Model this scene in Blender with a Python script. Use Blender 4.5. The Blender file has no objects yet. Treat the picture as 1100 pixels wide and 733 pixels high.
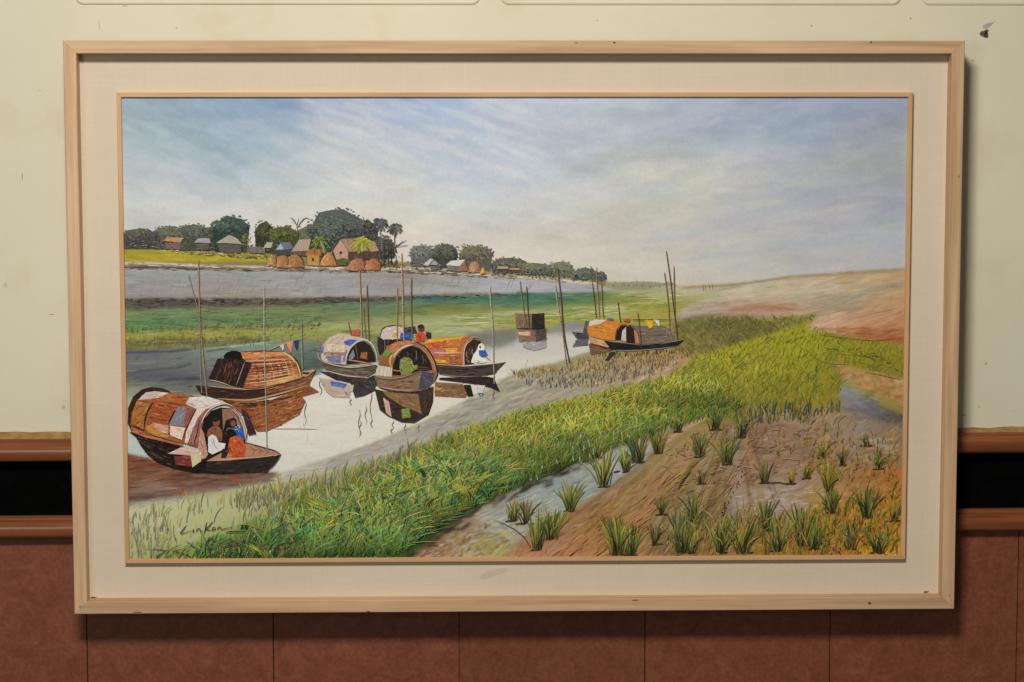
import bpy, bmesh, math, random
import numpy as np
from mathutils import Vector, Matrix

# ------------------------------------------------------------------ camera
scene = bpy.context.scene
FPX, CAM, PITCH, YAW, ROLL = 2284.66, (-0.1015, -4.0407, 0.3565), 0.0933, 0.0231, -0.0008
_F = np.array([math.sin(YAW)*math.cos(PITCH), math.cos(YAW)*math.cos(PITCH), -math.sin(PITCH)])
_R = np.array([math.cos(YAW), -math.sin(YAW), 0.0]); _U = np.cross(_R, _F)
_R2 = _R*math.cos(ROLL) + _U*math.sin(ROLL); _U2 = -_R*math.sin(ROLL) + _U*math.cos(ROLL)
cd = bpy.data.cameras.new('camera'); cam = bpy.data.objects.new('camera', cd)
scene.collection.objects.link(cam); scene.camera = cam
cd.sensor_width = 36.0; cd.lens = 36.0*FPX/1100.0; cd.clip_end = 100.0; cd.clip_start = 0.05
cam.matrix_world = Matrix(((_R2[0], _U2[0], -_F[0], CAM[0]), (_R2[1], _U2[1], -_F[1], CAM[1]),
                           (_R2[2], _U2[2], -_F[2], CAM[2]), (0, 0, 0, 1)))
cd.dof.use_dof = True; cd.dof.focus_distance = 4.10; cd.dof.aperture_fstop = 5.6

# ------------------------------------------------------------------ light (indoors: no sun, no sky)
world = bpy.data.worlds.new('World'); scene.world = world; world.use_nodes = True
bg = world.node_tree.nodes['Background']
bg.inputs[0].default_value = (1.0, 0.95, 0.87, 1); bg.inputs[1].default_value = 0.085
def area_lamp(name, loc, target, size, power, col):
    ld = bpy.data.lights.new(name, 'AREA'); ld.shape = 'RECTANGLE'; ld.size = size[0]; ld.size_y = size[1]
    ld.energy = power; ld.color = col
    o = bpy.data.objects.new(name, ld); scene.collection.objects.link(o); o.location = loc
    o.rotation_euler = (Vector(target)-Vector(loc)).to_track_quat('-Z', 'Y').to_euler()
    return o
area_lamp('ceiling_lamp', (-0.50, -3.0, 1.98), (-0.2, 0, -0.2), (0.70, 0.42), 101, (1.0, 0.955, 0.885))
area_lamp('window_light', (-1.9, -4.7, 0.5), (-0.3, 0, 0.0), (0.9, 1.3), 21, (0.95, 0.98, 1.0))
scene.view_settings.view_transform = 'Standard'; scene.view_settings.look = 'None'
scene.view_settings.exposure = 0.0; scene.view_settings.gamma = 1.0
scene.view_settings.use_curve_mapping = False
scene.render.engine = 'CYCLES'

# ------------------------------------------------------------------ helpers
COL = scene.collection
rng = random.Random(7)
def s2l(c):
    c = np.asarray(c, float)/255.0
    return np.where(c <= 0.04045, c/12.92, ((c+0.055)/1.055)**2.4)
def ray_pt(x, y, Y):
    """photo pixel -> point on the plane at depth Y"""
    x = np.asarray(x, float); y = np.asarray(y, float)
    d = _F + ((x-550)/FPX)[..., None]*_R2 + ((366.5-y)/FPX)[..., None]*_U2
    t = (Y-CAM[1])/d[..., 1]
    return np.array(CAM) + d*t[..., None]
def link(name, me, mat, parent=None):
    o = bpy.data.objects.new(name, me); COL.objects.link(o)
    if mat is not None: me.materials.append(mat)
    if parent is not None: o.parent = parent
    return o
def mesh_obj(name, vs, fs, mat, parent=None, smooth=False):
    me = bpy.data.meshes.new(name); me.from_pydata([tuple(map(float, v)) for v in vs], [], fs); me.update()
    bm = bmesh.new(); bm.from_mesh(me); bmesh.ops.recalc_face_normals(bm, faces=bm.faces); bm.to_mesh(me); bm.free()
    if smooth:
        for p in me.polygons: p.use_smooth = True
    return link(name, me, mat, parent)
def tag(o, label=None, cat=None, group=None, kind=None):
    if label: o['label'] = label
    if cat: o['category'] = cat
    if group: o['group'] = group
    if kind: o['kind'] = kind
    return o
def new_mat(name, rough=0.6, spec=0.3):
    m = bpy.data.materials.new(name); m.use_nodes = True
    nt = m.node_tree; b = nt.nodes['Principled BSDF']
    b.inputs['Roughness'].default_value = rough; b.inputs['Specular IOR Level'].default_value = spec
    return m, nt, b
def N(nt, typ, **kw):
    n = nt.nodes.new(typ)
    for k, v in kw.items():
        if k.startswith('i_'):
            key = k[2:].replace('_', ' ')
            n.inputs[int(key) if key.isdigit() else key].default_value = v
        else: setattr(n, k, v)
    return n
def ramp(nt, stops):
    r = N(nt, 'ShaderNodeValToRGB'); e = r.color_ramp.elements
    while len(e) < len(stops): e.new(0.5)
    for el, (p, c) in zip(e, stops):
        el.position = p; el.color = (*[float(v) for v in c], 1) if len(c) == 3 else c
    return r
def coords(nt, scale=(1, 1, 1), loc=(0, 0, 0), rot=(0, 0, 0)):
    t = N(nt, 'ShaderNodeTexCoord'); m = N(nt, 'ShaderNodeMapping')
    m.inputs['Scale'].default_value = scale; m.inputs['Location'].default_value = loc; m.inputs['Rotation'].default_value = rot
    nt.links.new(t.outputs['Object'], m.inputs[0]); return m.outputs[0]
def mixc(nt, f, a, b, blend='MIX'):
    m = N(nt, 'ShaderNodeMix', data_type='RGBA', blend_type=blend)
    for sock, v in ((m.inputs[0], f), (m.inputs[6], a), (m.inputs[7], b)):
        if hasattr(v, 'is_linked'): nt.links.new(v, sock)
        elif isinstance(v, (int, float)): sock.default_value = v
        else: sock.default_value = (*[float(q) for q in v], 1)
    return m.outputs[2]
def noise(nt, vec, scale, detail=4, rough=0.55, dist=0.0):
    n = N(nt, 'ShaderNodeTexNoise'); n.inputs['Scale'].default_value = scale; n.inputs['Detail'].default_value = detail
    n.inputs['Roughness'].default_value = rough; n.inputs['Distortion'].default_value = dist
    nt.links.new(vec, n.inputs['Vector']); return n.outputs['Fac']
def bump(nt, b, h, strength, dist=0.001):
    u = N(nt, 'ShaderNodeBump'); u.inputs['Strength'].default_value = strength; u.inputs['Distance'].default_value = dist
    nt.links.new(h, u.inputs['Height']); nt.links.new(u.outputs[0], b.inputs['Normal'])

# ------------------------------------------------------------------ materials of the wall and frame
def wood_mat(name, axis, dark, mid, light, rough=0.5, seed=0.0):
    m, nt, b = new_mat(name, rough, 0.3)
    sc = [1, 1, 1]; long_ = {'x': 0, 'z': 2}[axis]
    g = [38, 38, 38]; g[long_] = 1.3
    v = coords(nt, g, (seed, seed*2, seed*3))
    n1 = noise(nt, v, 2.2, 5, 0.6, 0.5)
    r = ramp(nt, [(0.30, dark), (0.5, mid), (0.72, light)]); nt.links.new(n1, r.inputs[0])
    g2 = [6, 6, 6]; g2[long_] = 1.1
    n2 = noise(nt, coords(nt, g2, (seed+4, 1, 2)), 1.6, 4, 0.6)
    r2 = ramp(nt, [(0.38, (0.86, 0.84, 0.80)), (0.60, (1.05, 1.05, 1.05))]); nt.links.new(n2, r2.inputs[0])
    c = mixc(nt, 1.0, r.outputs[0], r2.outputs[0], 'MULTIPLY')
    # rubbed dirt specks along the faces
    n3 = noise(nt, coords(nt, (30 if axis == 'z' else 12, 30, 12 if axis == 'z' else 30), (seed*5, 0, 3)), 3.0, 3, 0.6)
    r3 = ramp(nt, [(0.70, (1, 1, 1)), (0.79, (0.62, 0.54, 0.44))]); nt.links.new(n3, r3.inputs[0])
    c = mixc(nt, 0.8, c, r3.outputs[0], 'MULTIPLY')
    nt.links.new(c, b.inputs['Base Color']); bump(nt, b, n1, 0.12, 0.001)
    return m
PINE_D, PINE_M, PINE_L = (0.53, 0.325, 0.178), (0.65, 0.422, 0.245), (0.74, 0.505, 0.31)
M_RAIL = wood_mat('pale_pine_rail', 'x', PINE_D, PINE_M, PINE_L, 0.5, 1.7)
M_STILE = wood_mat('pale_pine_stile', 'z', PINE_D, PINE_M, PINE_L, 0.5, 3.1)
M_FIL_H = wood_mat('fillet_pine_rail', 'x', (0.58, 0.335, 0.155), (0.655, 0.395, 0.195), (0.71, 0.45, 0.24), 0.42, 8.0)
M_FIL_V = wood_mat('fillet_pine_stile', 'z', (0.58, 0.335, 0.155), (0.655, 0.395, 0.195), (0.71, 0.45, 0.24), 0.42, 5.0)

def plaster_mat():
    m, nt, b = new_mat('cream_wall_paint', 0.5, 0.25)
    v = coords(nt)
    n1 = noise(nt, v, 1.3, 5, 0.6)
    r = ramp(nt, [(0.33, (0.690, 0.650, 0.487)), (0.66, (0.755, 0.710, 0.535))]); nt.links.new(n1, r.inputs[0])
    n2 = noise(nt, coords(nt, (1, 1, 1), (3, 1, 9)), 7.5, 4, 0.6)
    r2 = ramp(nt, [(0.54, (1, 1, 1)), (0.74, (0.86, 0.79, 0.64))]); nt.links.new(n2, r2.inputs[0])
    c = mixc(nt, 0.42, r.outputs[0], r2.outputs[0], 'MULTIPLY')
    n3 = noise(nt, coords(nt, (1, 1, 1), (7, 4, 2)), 34, 3, 0.5)
    r3 = ramp(nt, [(0.725, (1, 1, 1)), (0.77, (0.52, 0.45, 0.30))]); nt.links.new(n3, r3.inputs[0])
    c = mixc(nt, 0.45, c, r3.outputs[0], 'MULTIPLY')
    nt.links.new(c, b.inputs['Base Color'])
    bump(nt, b, noise(nt, v, 26, 5, 0.6), 0.25, 0.002)
    return m
M_WALL = plaster_mat()
def panel_mat():
    m, nt, b = new_mat('red_brown_panel', 0.42, 0.35)
    v = coords(nt)
    n1 = noise(nt, v, 22, 6, 0.65, 1.2)
    r = ramp(nt, [(0.28, (0.162, 0.048, 0.023)), (0.5, (0.200, 0.061, 0.030)), (0.74, (0.248, 0.081, 0.041))])
    nt.links.new(n1, r.inputs[0])
    n2 = noise(nt, coords(nt, (1, 1, 1), (5, 2, 1)), 130, 3, 0.6)
    r2 = ramp(nt, [(0.35, (0.86, 0.86, 0.86)), (0.65, (1.12, 1.1, 1.1))]); nt.links.new(n2, r2.inputs[0])
    c = mixc(nt, 1.0, r.outputs[0], r2.outputs[0], 'MULTIPLY')
    w = N(nt, 'ShaderNodeTexVoronoi'); w.feature = 'DISTANCE_TO_EDGE'; w.inputs['Scale'].default_value = 17
    dv = coords(nt, (1, 1, 1), (1, 3, 2))
    nv = N(nt, 'ShaderNodeTexNoise'); nv.inputs['Scale'].default_value = 12; nt.links.new(dv, nv.inputs['Vector'])
    mx = N(nt, 'ShaderNodeVectorMath', operation='MULTIPLY_ADD'); mx.inputs[1].default_value = (.25, .25, .25)
    nt.links.new(nv.outputs['Color'], mx.inputs[0]); nt.links.new(dv, mx.inputs[2]); nt.links.new(mx.outputs[0], w.inputs['Vector'])
    r3 = ramp(nt, [(0.0, (1.25, 1.2, 1.2)), (0.05, (1, 1, 1))]); nt.links.new(w.outputs['Distance'], r3.inputs[0])
    c = mixc(nt, 0.35, c, r3.outputs[0], 'MULTIPLY')
    oi = N(nt, 'ShaderNodeObjectInfo'); ro = ramp(nt, [(0.0, (0.92, 0.93, 0.93)), (1.0, (1.07, 1.06, 1.06))]); nt.links.new(oi.outputs['Random'], ro.inputs[0])
    c = mixc(nt, 1.0, c, ro.outputs[0], 'MULTIPLY')
    nt.links.new(c, b.inputs['Base Color']); bump(nt, b, n1, 0.25, 0.0015)
    rr = ramp(nt, [(0.3, (0.36,)*3), (0.7, (0.55,)*3)]); nt.links.new(n1, rr.inputs[0]); nt.links.new(rr.outputs[0], b.inputs['Roughness'])
    return m
M_PANEL = panel_mat()
M_TRIM = wood_mat('varnished_trim', 'x', (0.165, 0.050, 0.019), (0.235, 0.076, 0.028), (0.30, 0.108, 0.042), 0.20, 2.2)
M_BLACK, _nt, _b = new_mat('black_paint', 0.8, 0.03); _b.inputs['Base Color'].default_value = (0.002, 0.002, 0.002, 1)
_n = noise(_nt, coords(_nt, (1, 1, 1)), 40, 4); _r = ramp(_nt, [(0.4, (0.001,)*3), (0.75, (0.003, 0.0028, 0.0025))])
_nt.links.new(_n, _r.inputs[0]); _nt.links.new(_r.outputs[0], _b.inputs['Base Color'])
M_OCHRE, _nt, _b = new_mat('ochre_varnish_line', 0.5, 0.3)
_n = noise(_nt, coords(_nt, (40, 40, 90)), 1.2, 5); _r = ramp(_nt, [(0.3, (0.27, 0.155, 0.045)), (0.62, (0.46, 0.29, 0.09))])
_nt.links.new(_n, _r.inputs[0]); _nt.links.new(_r.outputs[0], _b.inputs['Base Color'])
def mat_board():
    m, nt, b = new_mat('cream_mount_board', 0.75, 0.15)
    v = coords(nt)
    n1 = noise(nt, v, 2.4, 4, 0.6)
    r = ramp(nt, [(0.35, (0.69, 0.588, 0.448)), (0.65, (0.735, 0.630, 0.486))]); nt.links.new(n1, r.inputs[0])
    w1 = noise(nt, coords(nt, (900, 900, 14)), 1.0, 2); w2 = noise(nt, coords(nt, (14, 900, 900)), 1.0, 2)
    ad = N(nt, 'ShaderNodeMath', operation='ADD'); nt.links.new(w1, ad.inputs[0]); nt.links.new(w2, ad.inputs[1])
    r2 = ramp(nt, [(0.7/2, (0.95,)*3), (1.3/2, (1.03,)*3)])
    hf = N(nt, 'ShaderNodeMath', operation='MULTIPLY'); hf.inputs[1].default_value = 0.5
    nt.links.new(ad.outputs[0], hf.inputs[0]); nt.links.new(hf.outputs[0], r2.inputs[0])
    c = mixc(nt, 1.0, r.outputs[0], r2.outputs[0], 'MULTIPLY')
    nt.links.new(c, b.inputs['Base Color']); bump(nt, b, hf.outputs[0], 0.15, 0.0006)
    return m
M_MAT = mat_board()
M_STAIN, _nt, _b = new_mat('board_stain', 0.8, 0.1)
_b.inputs['Base Color'].default_value = (0.62, 0.53, 0.41, 1)
M_HOLE, _nt, _b = new_mat('chipped_plaster', 0.9, 0.1)
_n = noise(_nt, coords(_nt), 160, 3); _r = ramp(_nt, [(0.4, (0.03, 0.027, 0.02)), (0.62, (0.22, 0.18, 0.10))])
_nt.links.new(_n, _r.inputs[0]); _nt.links.new(_r.outputs[0], _b.inputs['Base Color'])
M_FILLER, _nt, _b = new_mat('grey_filler', 0.9, 0.1); _b.inputs['Base Color'].default_value = (0.42, 0.40, 0.36, 1)

# ------------------------------------------------------------------ wall
WY = 0.098                       # plaster face; frame front stands at Y = 0
def wz(px, py, Y=WY): return float(ray_pt(px, py, Y)[2])
def wx(px, py, Y=WY): return float(ray_pt(px, py, Y)[0])
XL, XR = -1.75, 1.75
def slope_z(pl, pr, Y):
    """height line through two photo points near the picture's left and right edges"""
    a = ray_pt(pl[0], pl[1], Y); b = ray_pt(pr[0], pr[1], Y)
    k = (b[2]-a[2])/(b[0]-a[0]); return lambda x: a[2] + k*(x-a[0])
TY = WY - 0.026
z_up_top = slope_z((37, 473.5), (1065, 466.5), TY); z_up_bot = slope_z((37, 496.5), (1065, 487.5), TY)
z_lo_top = slope_z((37, 556.5), (1065, 548.5), TY); z_lo_bot = slope_z((37, 579.5), (1065, 571.0), TY)
def sheet(name, zt, zb, y0, y1, mat, parent=None, xl=XL, xr=XR):
    vs = []
    for y in (y0, y1):
        vs += [(xl, y, zb(xl)), (xr, y, zb(xr)), (xr, y, zt(xr)), (xl, y, zt(xl))]
    fs = [(0, 1, 2, 3), (7, 6, 5, 4), (0, 4, 5, 1), (2, 6, 7, 3), (1, 5, 6, 2), (0, 3, 7, 4)]
    return mesh_obj(name, vs, fs, mat, parent)
wall = sheet('wall', lambda x: 1.6, lambda x: z_up_top(x)-0.02, WY, WY+0.06, M_WALL)
tag(wall, 'cream painted wall above the wooden rails, scuffed and chipped', kind='structure')
sheet('black_band', lambda x: z_up_top(x)-0.021, lambda x: z_lo_bot(x)+0.02, WY+0.004, WY+0.06, M_BLACK, wall)
# ochre varnish line between paint and rail, ragged upper edge
def ragged_strip(name, zt, zb, y, mat, parent, n=240, amp=0.0012):
    vs, fs = [], []; r = random.Random(3); w = 0.0
    for i in range(n+1):
        x = XL+(XR-XL)*i/n; w = 0.7*w + r.uniform(-1, 1)*amp
        vs += [(x, y, zb(x)), (x, y, zt(x)+w), (x, y+0.0025, zt(x)+w)]
        if i: k = 3*i; fs += [(k-3, k, k+1, k-2), (k-2, k+1, k+2, k-1)]
    return mesh_obj(name, vs, fs, mat, parent)
z_oc = slope_z((37, 465.0), (1065, 459.2), WY)
ragged_strip('varnish_line', z_oc, lambda x: z_up_top(x)-0.01, WY-0.0015, M_OCHRE, wall)
def rail_profile(name, zt, zb, mat, parent):
    """rounded timber rail with a thin flat lip above it"""
    prof = []; n = 12
    vs, fs = [], []
    pts = [(0.0, 1.0), (0.55, 1.0), (0.60, 0.90)]
    for i in range(n+1):
        a = math.pi/2 - math.pi*i/n
        pts.append((0.60+0.40*math.cos(a)**0.8 if math.cos(a) > 0 else 0.60, 0.44+0.44*math.sin(a)))
    pts += [(0.0, 0.0)]
    for x in np.linspace(XL, XR, 15):
        t, b = zt(x), zb(x)
        for d, h in pts: vs.append((x, WY+0.003-d*0.037, b+(t-b)*h))
    m = len(pts)
    for i in range(14):
        for j in range(m-1): k = i*m+j; fs.append((k, k+1, k+m+1, k+m))
    o = mesh_obj(name, vs, fs, mat, parent, True)
    return o
rail_profile('dado_rail', z_up_top, z_up_bot, M_TRIM, wall)
rail_profile('dado_rail', z_lo_top, z_lo_bot, M_TRIM, wall)
# red-brown boards below, each a board of its own with a dark joint
joints = [-107, 93.6, 293.8, 493.2, 692.8, 891.5, 1092, 1292]
zpt = lambda x: z_lo_bot(x)+0.012
jx = [wx(j, 700, WY-0.004) for j in joints]
for i in range(len(jx)-1):
    g = 0.0007 if i != 3 else 0.0003
    g2 = 0.0007 if i != 2 else 0.0003
    a, b = jx[i]+g, jx[i+1]-g2; y = WY-0.004; e = 0.0009
    zb_ = -1.05
    vs = [(a, y+e, zb_), (a+e, y, zb_), (b-e, y, zb_), (b, y+e, zb_), (a, y+e, zpt(a)), (a+e, y, zpt(a)), (b-e, y, zpt(b)), (b, y+e, zpt(b)),
          (a, y+0.012, zb_), (b, y+0.012, zb_), (a, y+0.012, zpt(a)), (b, y+0.012, zpt(b))]
    fs = [(0, 1, 5, 4), (1, 2, 6, 5), (2, 3, 7, 6), (0, 4, 10, 8), (3, 9, 11, 7)]
    mesh_obj('wall_board', vs, fs, M_PANEL, wall)
sheet('board_backing', lambda x: z_lo_bot(x)+0.019, lambda x: -1.05, WY+0.0082, WY+0.06, M_BLACK, wall)
# moulded frames of the plaster panels above: a bead with rounded corners
def bead_panel(xa, xb, ztop, zbot):
    path = []; rc = 0.012
    path.append((xa, ztop))
    for i in range(7):
        a = math.pi + (math.pi/2)*i/6; path.append((xa+rc+rc*math.cos(a), zbot+rc+rc*math.sin(a)))
    for i in range(7):
        a = 1.5*math.pi + (math.pi/2)*i/6; path.append((xb-rc+rc*math.cos(a), zbot+rc+rc*math.sin(a)))
    path.append((xb, ztop))
    P = [Vector((p[0], p[1])) for p in path]; vs, fs = [], []
    prof = [(-0.0055, 0.0), (-0.0045, 0.0028), (-0.0015, 0.0042), (0.0015, 0.0042), (0.004, 0.0025), (0.0055, 0.0)]
    for i, p in enumerate(P):
        t = (P[min(i+1, len(P)-1)]-P[max(i-1, 0)]).normalized(); nrm = Vector((-t.y, t.x))
        for u, h in prof:
            q = p+nrm*u; vs.append((q.x, WY+0.0008-h, q.y))
    m = len(prof)
    for i in range(len(P)-1):
        for j in range(m-1): k = i*m+j; fs.append((k, k+1, k+m+1, k+m))
    return mesh_obj('panel_bead', vs, fs, M_WALL, wall, True)
zb0 = wz(300, 2.6)
for a, b in ((83, 513.5), (540, 965), (991.5, 1420)):
    bead_panel(wx(a, 2), wx(b, 2), 1.5, zb0)
# chipped hole and scuffs in the plaster
def blob(name, cx, cy, pts, Y, mat, parent, thick=0.0006):
    q = ray_pt(np.array([cx+p[0] for p in pts]), np.array([cy+p[1] for p in pts]), Y)
    n = len(pts); vs = [tuple(p) for p in q] + [(p[0], p[1]+thick+0.001, p[2]) for p in q]
    fs = [tuple(range(n))] + [(i, (i+1) % n, (i+1) % n+n, i+n) for i in range(n)]
    return mesh_obj(name, vs, fs, mat, parent)
blob('wall_chip', 1057, 36.5, [(-5, 0.5), (-3.5, -2.5), (0, -3.6), (3, -5), (5, -4.2), (4, -1), (5, 2), (3.5, 4.6), (0, 3.6), (-2.5, 2.6)], WY-0.0008, M_HOLE, wall)
blob('filler_smear', 1060, 28, [(-5, 1), (-1, -2.5), (4, -3.5), (9, -4.5), (5, -1), (1, 2.5), (-3, 3)], WY-0.0004, M_FILLER, wall)

M_SCUFF, _nt, _b = new_mat('wall_scuff', 0.7, 0.1)
_n = noise(_nt, coords(_nt), 300, 3); _r = ramp(_nt, [(0.4, (0.34, 0.29, 0.18)), (0.6, (0.52, 0.47, 0.32))])
_nt.links.new(_n, _r.inputs[0]); _nt.links.new(_r.outputs[0], _b.inputs['Base Color'])
for sx_, sy_, rx_, ry_ in ((106.5, 27, .6, 6), (189.5, 30, 1.6, 1.4), (134, 6.5, 3.5, .7), (872, 28, 1.4, .9), (978, 20, 1.2, 1.6), (642, 22, 1.0, .8), (43, 97, 1.0, .8), (55, 338, 4.5, .7), (1059, 391, 1.6, 2.0), (1036, 446, 3.0, 1.0), (1052, 437, 1.2, .6), (24, 190, .8, 4), (1045, 65, 2.4, .4)):
    blob('scuff', sx_, sy_, [(rx_*math.cos(6.283*i/9)*rng.uniform(.5, 1.2), ry_*math.sin(6.283*i/9)*rng.uniform(.5, 1.2)) for i in range(9)], WY-0.0003, M_SCUFF, wall)

# ------------------------------------------------------------------ framed painting: empty, frame, board, fillet
W2, H2 = 0.85, 1.0936/2
FW, MATY = 0.0244, 0.0337
painting = bpy.data.objects.new('framed_painting', None); COL.objects.link(painting); painting.location = (0, 0, 0)
tag(painting, 'pale pine framed landscape painting of covered river boats hung on the wall', 'painting')
HAIR = 0.00035                                   # hairline gap of the mitres
def mitred(name, side, x0, x1, z0, z1, prof, mat, parent):
    """one side of a rectangular frame, mitred at both ends; prof = (inward offset, depth)"""
    vs, m = [], len(prof)
    for end in (0, 1):
        for u, y in prof:
            if side == 't': vs.append((x0+u+HAIR if end == 0 else x1-u-HAIR, y, z1-u))
            if side == 'b': vs.append((x0+u+HAIR if end == 0 else x1-u-HAIR, y, z0+u))
            if side == 'l': vs.append((x0+u, y, z0+u if end == 0 else z1-u))
            if side == 'r': vs.append((x1-u, y, z0+u if end == 0 else z1-u))
    fs = [(j, (j+1) % m, (j+1) % m+m, j+m) for j in range(m)] + [tuple(range(m)), tuple(range(m, 2*m))]
    return mesh_obj(name, vs, fs, mat, parent)
frame = bpy.data.objects.new('outer_frame', None); COL.objects.link(frame); frame.parent = painting
fp = [(0, 0.062), (0, 0.0012), (0.0012, 0), (FW-0.0012, 0), (FW, 0.0012), (FW, 0.062)]
for s in 'tblr':
    e = 0.00015 if s in 'tb' else 0.0
    mitred('frame_rail' if s in 'tb' else 'frame_stile', s, -W2, W2, -H2, H2, [(u, y+e) for u, y in fp], M_RAIL if s in 'tb' else M_STILE, frame)
M_NICK, _nt, _b = new_mat('frame_dirt', 0.8, 0.1); _b.inputs['Base Color'].default_value = (0.10, 0.06, 0.035, 1)
for nx_, ny_, rx_, ry_ in ((934, 648.5, 2.2, 1.4), (682, 645, 5, .6), (396, 657.3, 2.5, .7), (148, 657.8, 5, .6), (660, 46, 1.6, 1.2), (619, 46.5, 2, .5), (936, 45.5, 1.5, 1.2), (86, 652, 1.6, .6), (1020, 640, .6, 2.5), (1030, 190, .6, 2.2)):
    blob('nick', nx_, ny_, [(rx_*math.cos(6.283*i/8)*rng.uniform(.5, 1.2), ry_*math.sin(6.283*i/8)*rng.uniform(.4, 1.2)) for i in range(8)], -0.0003, M_NICK, frame, 0.0)
for nx_, ny_, rx_, ry_ in ((100, 642, 4, .8), (995, 636, 4, .9)):
    blob('crumb', nx_, ny_, [(rx_*math.cos(6.283*i/8)*rng.uniform(.5, 1.2), ry_*math.sin(6.283*i/8)*rng.uniform(.4, 1.2)) for i in range(8)], MATY-0.0006, M_NICK, frame, 0.0)
board = mesh_obj('mount_board', [(sx*(W2-FW+0.004), y, sz*(H2-FW+0.004)) for y in (MATY, MATY+0.008) for sx, sz in ((-1, -1), (1, -1), (1, 1), (-1, 1))],
                 [(0, 1, 2, 3), (7, 6, 5, 4), (0, 4, 5, 1), (1, 5, 6, 2), (2, 6, 7, 3), (3, 7, 4, 0)], M_MAT, painting)
blob('stain', 531, 617, [(-16, 3), (-8, -3), (2, -5), (12, -7), (15, -5), (10, -1), (2, 1), (-6, 4), (-14, 6)], MATY-0.0002, M_STAIN, board, 0.0)
FY = MATY-0.0125                                 # fillet face
_c = ray_pt(np.array([125, 979.4, 134.1, 973.8]), np.array([100, 98.9, 606.2, 600.6]), FY)
fx0, fx1 = (_c[0][0]+_c[2][0])/2, (_c[1][0]+_c[3][0])/2
fz1, fz0 = (_c[0][2]+_c[1][2])/2, (_c[2][2]+_c[3][2])/2
fil = bpy.data.objects.new('inner_fillet', None); COL.objects.link(fil); fil.parent = painting
TW = 0.0088; CY = FY+0.0060                      # canvas face lies behind the fillet face
lp = [(0, MATY-0.0004), (0, FY+0.0008), (0.0008, FY), (TW-0.0008, FY), (TW, FY+0.0008), (TW, MATY-0.0004)]
for s in 'tblr':
    e = 0.00012 if s in 'tb' else 0.0
    mitred('fillet_strip', s, fx0, fx1, fz0, fz1, [(u, y+e) for u, y in lp], M_FIL_H if s in 'tb' else M_FIL_V, fil)
cx0, cx1, cz0, cz1 = fx0+TW-0.002, fx1-TW+0.002, fz0+TW-0.002, fz1-TW+0.002

# ------------------------------------------------------------------ the picture: soft underpainting as vertex colour on the canvas
# colours below are what the eye sees in the gallery light; dividing by that light gives the pigment itself
LIGHT = np.array([[0.7891, -0.0649, -0.1184, -0.0415, 0.0173, 0.0019], [0.7603, -0.0629, -0.1139, -0.0409, 0.0165, 0.0],
                  [0.7086, -0.0592, -0.1056, -0.0386, 0.0153, -0.0009]])
TONE = np.array([[[.98, .965, .925], [1.06, 1.045, 1.0], [.93, .915, .865]], [[.95, .945, .91], [.92, .895, .83], [.81, .77, .69]]])   # overall tint of the palette, across and down
def pigment(x, y, c):
    """x, y, photo pixels (n,), c display colours 0-255 (n,3) -> linear pigment colour"""
    u, v = (np.asarray(x)-550)/400, (np.asarray(y)-350)/250
    E = np.stack([np.ones_like(u), u, v, u*u, u*v, v*v], -1) @ LIGHT.T
    s, t = np.clip((np.asarray(x)-130)/840, 0, 1)[:, None], np.clip((np.asarray(y)-100)/500, 0, 1)[:, None]
    l, m, r = np.clip(1-2*s, 0, 1), 1-np.abs(2*s-1), np.clip(2*s-1, 0, 1)
    c = np.asarray(c, float)*((TONE[0, 0]*l+TONE[0, 1]*m+TONE[0, 2]*r)*(1-t)+(TONE[1, 0]*l+TONE[1, 1]*m+TONE[1, 2]*r)*t)
    return np.clip(s2l(np.clip(c, 3, 255))/E - 0.006, 0.003, 0.93)
X0, Y0, WW, HH = 124, 96, 860, 516
YY, XX = np.mgrid[0:HH, 0:WW].astype(float); XX += X0; YY += Y0
IM = np.zeros((HH, WW, 3))
nr = np.random.default_rng(11)
def vnoise(sx, sy, seed, octs=3):
    out = np.zeros((HH, WW)); amp = 1.0; tot = 0.0
    r = np.random.default_rng(seed)
    for o in range(octs):
        gx, gy = int(WW/sx*2**o)+3, int(HH/sy*2**o)+3
        g = r.random((gy, gx)); px = (XX-X0)/sx*2**o; py = (YY-Y0)/sy*2**o
        i, j = px.astype(int), py.astype(int); fx, fy = px-i, py-j
        fx = fx*fx*(3-2*fx); fy = fy*fy*(3-2*fy)
        out += amp*((g[j, i]*(1-fx)+g[j, i+1]*fx)*(1-fy)+(g[j+1, i]*(1-fx)+g[j+1, i+1]*fx)*fy)
        tot += amp; amp *= 0.55
    return out/tot
def blur(a, r):
    if r < 1: return a
    for ax in (0, 1):
        for _ in range(2):
            p = np.pad(a, [(r, r) if k == ax else (0, 0) for k in (0, 1)], mode='edge'); n = a.shape[ax]
            s = np.zeros_like(a)
            for d in range(2*r+1): s += p[d:d+n] if ax == 0 else p[:, d:d+n]
            a = s/(2*r+1)
    return a
def pmask(pts, soft=1):
    m = np.zeros((HH, WW), bool); n = len(pts)
    for i in range(n):
        (xa, ya), (xb, yb) = pts[i], pts[(i+1) % n]
        if ya == yb: continue
        c = ((ya > YY) != (yb > YY)) & (XX < (xb-xa)*(YY-ya)/(yb-ya)+xa); m ^= c
    return blur(m.astype(float), soft)
def field(ctrl, sx, sy):
    num = np.zeros((HH, WW, 3)); den = np.full((HH, WW), 1e-9)
    for x, y, c in ctrl:
        d = ((XX-x)/sx)**2+((YY-y)/sy)**2; w = np.exp(-0.5*np.minimum(d, 60))+1e-6/(1+d); num += w[..., None]*np.array(c, float); den += w
    return num/den[..., None]
def wob(pts, a=0.8):
    return [(x+nr.normal()*a*0.5, y+nr.normal()*a*0.5) for x, y in pts]
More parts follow.
